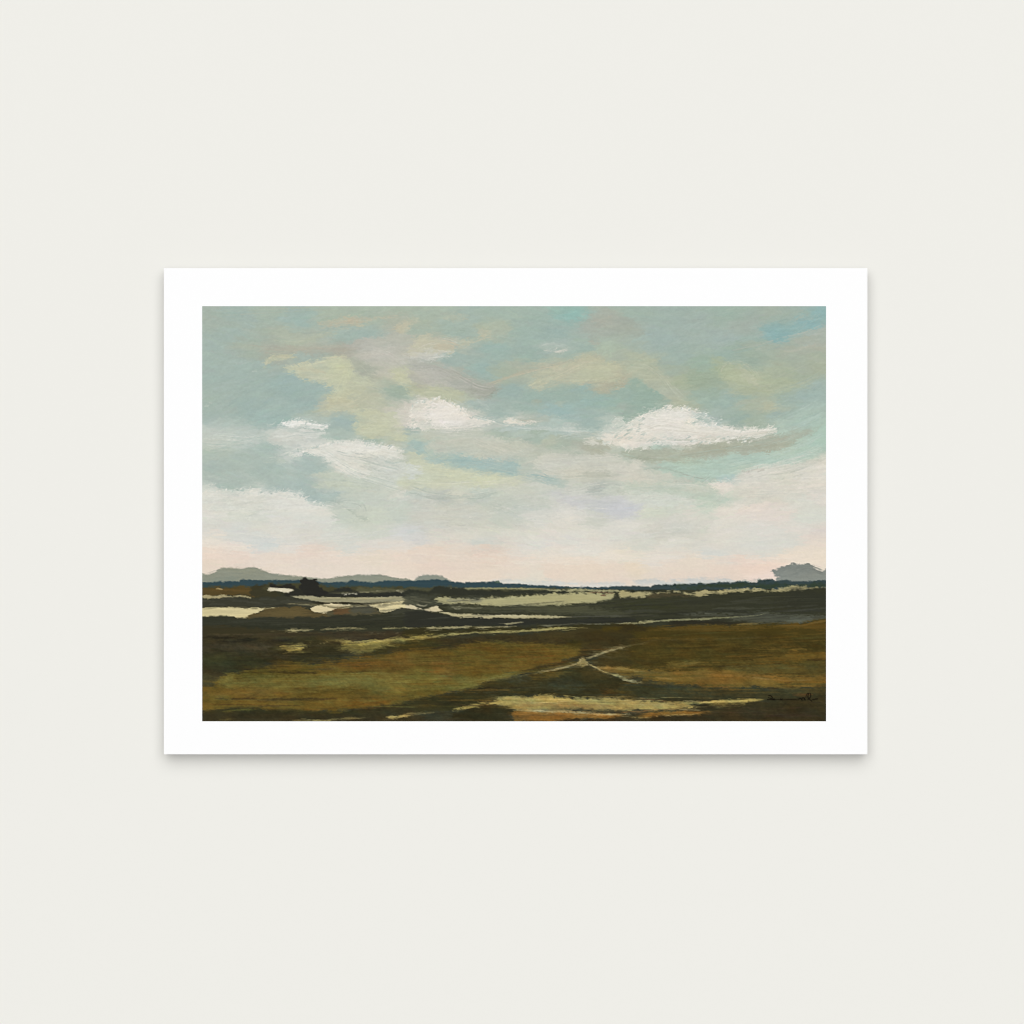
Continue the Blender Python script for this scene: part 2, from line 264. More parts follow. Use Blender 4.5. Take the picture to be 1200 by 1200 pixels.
P('A',[1120,160,1160,130,1200,115,1200,180,1140,190],'C3BE9E',2,.3,1.2,.8)
P('B',[0,115,60,110,50,135,0,145],'BFBD9D',2,.3,1.2,.8)
P('B',[200,95,300,90,330,110,260,130,190,125],'B3BA9F',2,.35,1.2,.7)
P('B',[0,165,200,160,330,175,300,210,120,215,0,205],'A0B5A6',3,.4,1.2,.6)
P('B',[20,270,60,215,110,205,180,240,240,255,270,275,240,300,160,310,60,312,0,315,0,270],'C2C0A1',2,.25,1.5,.85,-12)
P('B',[130,245,230,250,265,275,200,290,140,275],'C6B998',2,.4,1.2,.6)
P('B',[270,270,300,240,380,225,440,205,470,212,430,232,350,255,290,275],'BDBE9F',2,.25,1.5,.85,-14)
P('B',[340,155,420,140,560,135,560,165,470,190,400,175],'A9B99E',3,.45,1.4,.7)
P('B',[390,185,430,170,460,200,430,225,395,215],'C0BC9A',1.6,.3,1.5,.8,-25)
P('B',[0,310,120,300,230,310,180,335,80,350,0,345],'C9C8BC',2,.3,1.8,.7,-8,5,1.4)
for x,y in ((150,335),(165,345),(140,322),(205,312),(235,318),(180,325),(120,300),(110,345)): S('B',[x-12,y+5,x,y,x+16,y-6],1.1,'CDD3CB',.7,rag=.9)
S('B',[90,280,170,292,260,300],1.5,'D2CFC2',.6,rag=.9,br=.5)
# grey drifting cloud
P('B',[0,370,80,365,180,385,260,420,340,465,420,475,480,470,480,520,440,560,400,560,330,520,220,500,100,500,0,470],'B6B5A8',4,.42,.9,.8,20,14,2)
P('B',[40,400,150,400,240,450,180,480,80,470],'BFBCB1',5,.45,1,.6,20)
P('B',[330,500,420,490,480,500,470,540,420,565,380,545],'A1A493',2.5,.35,1,.8,-12)
S('B',[400,562,440,555,475,530,490,515],1.6,'8F9A8C',.6)
P('B',[0,480,80,490,200,510,290,545,270,570,200,560,100,555,0,545],'B9BF9B',3,.4,1.3,.8,12)
S('B',[455,485,520,460,580,435,640,420,720,395,820,378],[5,5,4,5],'ADB096',.75,soft=2)
S('B',[470,478,540,450,600,425,700,400],[1.5,2],'C0B999',.6)
# ochre cloud
P('B',[700,430,760,400,880,375,930,350,1000,320,1060,330,1120,360,1200,370,1200,490,1120,510,1090,520,1040,480,960,480,880,465,830,450,780,470,730,520,690,500,660,490,700,460],'B9BB9B',2.5,.25,1.3,.9,-12)
P('B',[930,420,1040,370,1130,370,1200,400,1200,450,1120,475,1000,465,920,450],'BEC199',4,.45,1,.7,-8)
P('B',[800,385,900,375,960,350,1020,345,980,375,900,410,820,425],'C4BD9E',3,.4,1.4,.6,-20)
P('B',[1050,480,1120,470,1200,460,1200,490,1110,515,1080,510],'B4AC8D',2.5,.4,1,.7,-12)
P('B',[1150,400,1200,400,1200,450,1160,450],'B9AE8F',3,.45,1,.5)
for a,b,c,d in ((670,495,740,470),(700,510,770,480),(690,480,780,445),(720,520,760,500),(760,470,850,440),(800,455,870,430)): S('B',[a,b,(a+c)/2,(b+d)/2-6,c,d],1.3,'C6C9A4',.7,rag=.8,br=.4)
# little pale stroke, green dots, rosy patch
P('B',[725,275,760,255,840,250,900,270,880,295,800,300,740,292],'ABBBAF',2,.4,1.2,.8)
S('B',[770,290,820,296,885,288],1.8,'C9C9BA',.9,rag=.8); S('B',[740,262,800,255,860,268],1.5,'B9C3B7',.8)
for i in range(26):
    x=1050+(i*37)%110; y=265+(i*53)%65; S('B',[x,y,x+8,y-5],1.3,'A9C5A8',.7)
P('B',[980,80,1080,75,1180,90,1180,160,1080,170,1040,210,1050,255,1000,258,1010,200,960,180,1000,120],'A9AFA0',4,.45,1,.7,-40)
P('B',[1020,120,1120,105,1140,130,1060,160],'B3B3A2',3,.45,1,.6,-20)
P('B',[1010,240,1060,235,1060,262,1010,265],'B5AC95',2,.4,1,.5)
P('B',[870,100,900,70,960,65,960,100,900,125],'8EBAB0',3,.45,1,.8)
P('B',[690,575,730,565,740,595,700,600],'ADB59A',2,.4,1,.5); P('B',[820,580,860,570,870,600,830,605],'A8B59C',2,.4,1,.5)
P('B',[830,640,900,625,1000,560,1100,555,1060,580,950,620,880,660],'98B8B2',3,.45,1,.5,-20)
# right-hand green swirl
P('C',[0,345,80,350,150,365,210,400,250,450,280,500,320,550,360,590,380,620,300,620,260,560,200,520,130,480,80,450,0,440],'B0B99B',3,.3,.9,.85,45)
P('C',[0,420,40,430,30,480,0,490],'B7AF90',2.5,.4,1,.8)
P('C',[60,460,130,490,200,530,250,580,230,610,120,650,60,690,0,690,0,600,60,560,40,500],'97B09F',3,.35,1,.7,40)
P('C',[340,440,440,410,540,400,560,460,620,500,560,520,440,510,360,480],'95AE92',5,.45,1,.8)
P('C',[550,400,600,365,660,375,720,410,760,450,750,500,680,500,600,475,560,440],'ABBA95',3,.4,1,.85,30)
P('C',[640,390,700,400,740,440,760,490,700,470],'B8BE9E',2,.35,1.2,.8,45)
P('C',[620,290,720,295,770,340,800,370,740,390,700,360,640,340],'96B19A',4,.45,1,.7,35)
P('C',[620,500,740,510,860,480,960,480,1060,470,1060,500,960,520,860,530,760,545,660,530],'A6B695',3,.4,1.2,.8,-6)
P('C',[1040,350,1120,340,1142,330,1142,420,1100,430,1050,400],'A3B296',4,.45,1,.45,-10)
S('C',[820,500,920,470,1020,440,1142,400],[2,3,2],'98AC8E',.6,soft=2)
P('C',[780,600,830,585,865,595,850,620,800,628],'B4BB9A',2.5,.4,1.2,.8,-20)
P('C',[800,175,870,165,920,180,980,110,1060,90,1100,45,1142,45,1142,80,1100,140,1020,165,960,210,900,235,820,238],'8CB3B0',3,.35,1,.85,-25)
P('C',[830,200,900,190,950,200,920,225,840,232],'86B0AE',2.5,.45,1,.6)
S('C',[900,300,980,290,1060,265,1142,255],[1.5,2,2],'BCB7A6',.7,soft=1); S('C',[600,305,650,290,700,285],1.5,'8FA89A',.5)
P('C',[960,270,1040,240,1142,180,1142,255,1050,262],'A9B5A6',3,.4,1,.7,-20)
P('C',[900,540,1000,500,1142,440,1142,560,1040,600,920,640,860,690,800,690,860,620],'A0B6AB',4,.4,1.2,.7,-22)
for x,y,l,c in ((900,690,230,'AFC6B5'),(950,640,190,'A9C0B2'),(860,730,260,'A8C2B1'),(980,590,160,'A4BAAF'),(940,760,200,'B1C8B7'),(1000,700,140,'B4C9B9')): S('C',[x,y,x+l*.5,y-l*.17,x+l,y-l*.42],[2,4,3],c,.6,soft=1.5,br=.4)
# aqua lower right
P('F',[200,150,400,140,620,110,800,90,940,60,1000,20,1142,-30,1142,110,1000,150,860,160,700,190,640,230,560,262,440,255,300,235,220,200],'AEC6B4',3,.3,1.2,.9,-12)
P('F',[1060,0,1142,-40,1142,60,1060,60],'A8C5B1',4,.45,1,.7,-30)
for x,y,l in ((700,150,260),(800,110,300),(880,80,240),(960,40,180),(860,140,260)): S('F',[x,y,x+l*.5,y-l*.1,x+l,y-l*.33],[2,3,2],'B7CCBC',.5,br=.5,soft=1)
P('F',[520,245,600,225,640,225,610,250,560,262],'B1C9C6',2,.45,1,.7)
# olive band under the white cloud
P('F',[0,85,100,75,260,85,400,60,520,40,640,30,740,30,880,10,960,-5,1040,-30,1060,-25,960,40,880,80,760,100,600,100,520,120,380,135,240,140,150,160,60,140,0,120],'ACB29D',2,.35,1.8,.85,-6,12,1.6,2.5)
P('F',[300,90,420,70,560,60,700,60,860,40,820,75,680,90,500,105,360,115],'A6A892',3,.45,1.6,.5,-6)
for x,y,l in ((140,180,180),(300,262,160),(250,150,200),(420,150,150),(30,130,120)): S('F',[x,y,x+l/2,y+5,x+l,y-2],[1.5,2],'9AA896',.5,br=.4)
# left haze and white strokes
P('A',[35,780,100,770,200,775,330,765,400,755,420,790,300,816,35,830],'C3CBC0',2,.35,1.9,.45,-3,br=.7)
P('A',[400,790,460,770,500,740,560,735,640,735,720,745,700,775,600,800,520,815,440,810],'C6C7BC',2,.3,1.6,.85,-8)
P('A',[480,706,520,690,600,690,660,700,735,715,730,735,640,730,560,725,500,718],'E3E1D8',1.2,.25,.9,1,4)
for x,y in ((85,590),(408,712),(425,706),(330,408),(60,606)): S('A',[x-10,y+4,x,y,x+9,y-3],1.6,'C8D0C5',.8,rag=1)
S('D',[40,42,140,52,260,38,380,20,500,10],[3,4,3],'C4CCC1',.6,br=.7,soft=1,rag=1)
S('D',[60,80,160,66,300,48],[2,3],'BCC8BD',.5,br=.8,rag=1)
P('D',[440,-20,560,-30,700,-20,690,5,560,25,470,30],'CFD1C7',1.8,.3,1.6,.8,-3)
S('D',[380,155,440,150,500,140],[2,3],'C1CAB8',.6,br=.5,rag=1)
P('D',[505,118,560,95,610,85,620,68,690,60,720,40,800,38,900,40,1000,50,1110,70,1160,85,1150,115,1080,130,1100,150,1010,130,950,120,940,160,980,200,960,235,900,235,830,205,780,170,740,140,690,112,620,108,560,115],'D8D7CC',1.8,.22,1.6,.92,8,10,1.6,2)
P('D',[800,48,900,50,1000,60,1060,85,980,95,880,85,790,70],'E1DFD5',2,.4,1.6,.7,6)
P('D',[940,140,1040,130,1160,150,1200,200,1200,250,1100,250,1020,230,960,190],'CCCFC5',3,.4,1.4,.7,20)
for i in range(16):
    x=860+(i*61)%250; y=90+(i*47)%150; S('D',[x,y,x+30,y+8,x+60,y+22],1.1,'A3AEA2',.5,rag=1,br=.6)
for x,y,l in ((560,60,90),(600,48,110),(680,150,130),(740,160,160),(760,120,120)): S('D',[x,y,x+l/2,y+l*.12,x+l,y+l*.4],1.2,'AEBBB1',.5,br=.5)
S('D',[1060,150,1120,158,1160,145],2,'A3B9B0',.6)
P('D',[740,260,760,235,840,225,960,250,1050,280,1000,300,860,300,760,290],'C1C9B5',3,.4,1.2,.8,6)
P('D',[1120,250,1200,225,1200,290,1150,280],'C5CBAC',3,.4,1,.8)
P('E',[0,140,60,140,130,165,260,175,340,215,540,225,640,245,600,265,480,275,340,290,180,295,60,290,0,280],'C5CBAC',3,.35,1.2,.85,4)
P('E',[200,225,340,235,480,228,540,235,520,260,420,290,300,290],'CCCFAB',2.5,.4,1.4,.7,-3)
P('E',[0,165,50,170,70,200,40,235,0,240],'CFD3CC',2.5,.4,1,.85)
P('E',[0,50,50,30,80,60,90,110,130,135,300,125,420,135,500,150,620,160,600,190,560,230,520,215,420,212,340,190,250,165,120,145,60,110],'A2BCB4',2,.35,1.2,.85,8)
P('E',[250,135,360,130,400,150,300,160],'9CBAB4',2,.4,1,.7)
P('E',[100,40,200,10,360,0,520,20,640,40,700,80,680,125,560,135,420,120,260,110,140,100],'C2C5B3',3,.3,1.2,.8,12)
P('E',[360,20,420,20,560,60,640,100,560,110,440,90],'CCCABA',3,.45,1.6,.5,25)
P('E',[700,140,760,110,860,105,1000,115,1140,110,1200,130,1200,190,1100,235,960,235,840,235,760,210,700,175],'CAC9BA',2.5,.3,1.3,.85,-3)
P('E',[760,245,840,240,860,258,820,272,760,268],'AFC1B8',2,.4,1.2,.8)
P('E',[960,215,1040,205,1130,210,1120,232,1010,235],'B5B8A7',2,.4,1.2,.7)
P('E',[990,310,1060,280,1110,278,1080,310,1040,322],'A8B1A9',2,.4,1.2,.85,-18)
P('E',[880,310,1000,255,1120,265,1200,300,1200,330,1100,280,1010,275,930,310],'B8C0B2',2,.4,1.4,.5,0)
S('E',[0,325,70,340,130,355,200,358,300,350,380,358,440,340,480,325],[1.5,1.8,2],'A3B0A5',.75,br=.3)
S('E',[230,335,300,330,360,340],[3],'CFCEBD',.7,soft=1,br=.3)
P('E',[220,285,420,280,560,265,640,285,560,320,420,310,300,325],'CCCFBF',3,.4,1.3,.5)
# soft grey bank
P('E',[0,380,180,370,380,400,420,460,360,520,200,540,60,520,0,470],'C9C9BD',6,.45,1,.7)
P('E',[440,370,560,400,640,410,620,430,520,415],'B8C1B3',3,.45,1.2,.6,10)
P('E',[660,470,700,450,760,445,780,470,740,510,680,515],'D3D2C9',2.5,.4,1.5,.7,30)
P('E',[820,430,900,425,960,450,1020,470,960,500,860,480],'DAD6CB',3,.4,1.5,.7,15)
P('E',[820,345,1000,350,1200,360,1200,460,1100,450,1000,400,880,385],'C7C7C7',4,.45,1,.6,5)
P('F',[0,370,60,370,100,400,60,450,0,470],'C7C8CB',4,.45,1,.6)
P('F',[0,270,120,265,300,275,440,265,520,290,560,340,550,375,480,400,400,400,440,360,360,330,200,325,60,325,0,310],'BCC8B5',2.5,.3,1.3,.75,6)
P('F',[80,290,240,270,400,275,480,300,420,320,260,300],'CBCABA',3,.4,1.3,.6,2)
P('F',[60,335,200,330,340,345,420,380,300,400,140,400,60,380],'CED1C6',3,.4,1.3,.7,4)
P('F',[100,430,200,410,440,400,540,390,440,425,260,440,140,460],'C6D0BC',2.5,.4,1.4,.6,-5)
P('F',[0,160,80,165,200,240,130,260,0,250],'CECBBD',4,.4,1.2,.7,15)
P('F',[640,230,700,200,820,175,940,170,1020,165,1142,110,1142,330,1000,340,860,330,740,300,640,270,580,262],'D5D2C6',3,.35,1.4,.8,-12)
for x,y,l,c in ((650,210,140,'B3B0A3'),(700,200,90,'B9B6A8'),(850,245,160,'BCC1B0'),(960,170,110,'C2C2B3'),(1040,150,90,'B5B5A7'),(1000,200,120,'DAD6CA'),(780,225,120,'E0DACE')): S('F',[x,y,x+l/2,y-8,x+l,y-l*.12],[1.5,2.5],c,.7,br=.4,rag=.9)
P('F',[480,265,560,262,620,270,600,310,540,330,540,300],'DDD5C8',2.5,.4,1.2,.8,20)
P('F',[680,400,800,390,880,420,870,500,780,520,700,480],'DDD3C8',6,.45,1,.5)
P('F',[190,510,300,520,420,530,340,550,220,540],'C9C8BA',2.5,.45,1.2,.6)
P('F',[1040,540,1142,530,1142,590,1060,590],'D6CCC3',4,.45,1,.5)
P('F',[690,330,780,325,840,340,760,370,700,360],'CBC9BC',3,.4,1.4,.6,-10)
P('D',[760,380,840,360,900,370,940,420,960,460,880,480,800,470,780,430],'BFC7B9',3,.4,1.4,.7,30)
for i in range(16):
    x=790+(i*59)%160; y=370+(i*41)%110; S('D',[x,y,x+16,y+8,x+34,y+2],1.2,'A8B5A6',.6,rag=1,br=.4)
P('D',[160,380,260,360,400,370,340,430,240,450,180,440],'CBCFC1',3,.4,1.6,.6,-12)
for i in range(14):
    x=150+(i*67)%230; y=370+(i*43)%100; S('D',[x,y,x+30,y-7,x+60,y-9],1.2,'C0C7BA',.5,rag=1,br=.5)
P('D',[35,330,160,315,340,318,400,335,520,330,600,345,620,370,700,390,760,392,780,400,600,430,400,420,200,440,35,440],'D8D6CB',1.6,.3,1.2,.6,2)
P('D',[380,345,480,330,560,335,600,350,640,380,620,420,500,420,420,390],'DAD8CD',3,.4,1.5,.6,5)
P('D',[600,330,680,320,790,315,800,360,740,388,680,385,620,365],'A9BCB3',2,.25,1.3,.9,3)
P('D',[35,545,160,545,300,560,440,590,340,620,180,600,35,580],'D0D0CB',4,.45,1.2,.5,5)
P('D',[35,590,140,590,260,625,400,640,300,650,140,640,35,620],'E4DCCE',3,.4,1.2,.6,4)
P('D',[35,650,200,655,340,665,300,700,120,700,35,690],'E6D2BF',4,.45,1,.5); P('D',[540,660,640,645,700,655,680,680,580,680],'E3CABB',4,.45,1,.4)
P('E',[340,660,400,645,460,655,440,690,380,695],'E0C8B5',3,.45,1.2,.6,10); P('E',[460,690,540,680,560,710,480,720],'E2C8B5',3,.4,1.4,.5)
for x,y,l,c in ((360,690,120,'E6DBCB'),(450,670,120,'E6DCCD'),(580,715,160,'E6DDCD'),(760,700,220,'E5DDD0'),(1000,700,180,'E4DDCF')): S('E',[x,y,x+l/2,y+6,x+l,y-2],[2,3],c,.5,br=.5,rag=1)
P('F',[680,700,800,690,940,710,900,760,860,800,800,790,720,760],'E6CFC0',5,.45,1,.6)
P('F',[960,660,1142,650,1142,720,1060,740,980,710],'E6DACA',4,.45,1,.5)
# towering white clouds
P('B',[0,640,30,590,80,575,130,560,200,572,250,595,290,620,330,655,380,675,470,690,400,720,340,720,260,738,160,740,60,735,0,725],'DFDACF',1.1,.2,1.1,.97,-20,6,1.6,1.6)
P('B',[100,600,150,580,220,590,280,630,320,670,280,710,180,720,110,690],'E6E1D8',4,.4,1.3,.7,30)
P('B',[0,580,60,570,100,590,60,630,0,640],'C9CABC',2.5,.3,1.8,.6,-30,5,1.5)
P('A',[1120,650,1200,600,1200,725,1150,700,1120,680],'CFCBC0',2.5,.3,1.5,.8,30)
for x,y,l in ((260,590,60),(300,610,70),(320,640,60),(250,570,50),(380,575,70),(400,600,50),(340,640,90)): S('B',[x,y,x+l/2,y+l*.25,x+l,y+l*.6],1.3,'BFC9C0',.6,rag=1,br=.5)
S('B',[380,690,460,690,520,700,600,705,700,690,740,690],[3,4,4,3],'C9CCBF',.8,br=.5,rag=1)
P('B',[525,700,540,680,590,678,620,695,680,690,720,695,660,712,580,715],'DDD7CA',1.4,.22,1.5,.95)
S('B',[600,683,660,685,700,680],[1.5],'B9AE98',.7)
S('B',[480,740,560,735,700,725,820,735,920,745,1000,740],[3,3,3,4],'BFCBC2',.7,br=.5,rag=1,soft=1)
S('B',[850,735,920,745,960,752,1060,740],[4,5,3],'C9CFC5',.7,br=.6,rag=1)
P('B',[1080,800,1060,770,1090,740,1110,700,1130,690,1200,680,1200,830,1120,820],'CBD0C5',2,.25,2,.85,-30,4,1.6,3)
P('B',[1080,770,1140,765,1200,740,1200,820,1140,810],'DDD8CB',1.6,.22,1.5,.95)
P('B',[985,800,1040,790,1090,800,1060,816,1000,816],'CFCFC0',2,.3,1.5,.8)
P('C',[0,730,20,705,60,690,110,650,130,655,150,640,190,625,220,608,260,600,300,620,340,618,380,622,430,640,440,680,470,700,520,715,600,730,650,742,740,738,800,730,872,735,850,755,780,775,700,795,620,790,560,808,440,812,300,820,150,830,0,840,-20,780],'DEDACE',1.,.18,1.2,.98,-15,6,1.5,1.8)
P('C',[110,680,190,640,260,625,330,650,360,700,300,750,180,760,100,730],'E4E0D6',5,.45,1.3,.7,-30)
P('C',[380,640,450,640,500,680,560,690,540,720,460,710],'BFCCC2',2,.3,2,.75,25,5,1.5)
for i in range(14):
    x=110+(i*71)%330; y=620+(i*29)%34; S('C',[x,y,x+12,y-9],1.4,'D6D5C9',.8,rag=1)
for x,y in ((170,630),(190,628),(345,690),(350,705),(200,655)): S('C',[x,y,x+14,y-6],1.3,'A2B3A4',.7)
for x,y,l,c in ((120,760,160,'D0CABB'),(330,740,120,'D2CDBE'),(540,770,150,'CFC8BA'),(460,770,60,'C4C2B4'),(680,765,120,'E2DBCF')): S('C',[x,y,x+l/2,y-5,x+l,y-12],[1.5,2],c,.6,br=.4)
P('E',[1080,10,1130,0,1200,-10,1200,40,1150,48,1110,35],'DAD5C8',1.5,.2,1.5,.97)
P('E',[985,30,1010,20,1060,35,1040,48,1000,45],'D3D0C1',1.6,.25,1.5,.9)
S('F',[0,60,90,70,200,50,330,40],[2,3,2],'C6CDC0',.7,br=.7,rag=1); P('F',[0,0,200,0,420,-10,600,-20,700,-40,560,20,400,40,330,45,200,30,120,55,60,65,0,45],'DCD5C8',1.5,.2,1.6,.95,-5)
dabs(3000,(237,359,968,665),12,2.,.45,.017,flow,5)
dabs(900,(237,630,968,686),22,2.4,.4,.008,lambda x,y:0,6)
def drag(y0, y1, ax, ay, sx, sy, seed):
    # bristles pull the wet paint along, row by row
    w = window(PX0-1, y0, PX1+1, y1); sl = w[0]
    jj, ii = np.mgrid[sl.start:sl.stop, 0:NX]
    u = ii+(noise(sx, sy, 0, seed, 2)[sl]-.5)*ax*SC; v = jj+(noise(sx*1.3, sy*1.2, 0, seed+1, 2)[sl]-.5)*ay*SC
    C[sl] = sample(C.copy(), np.clip(u, 0, NX-1.01), np.clip(v, 0, NY-1.01))
drag(355, 600, 2.6, 1.8, 3., 1.7, 300)
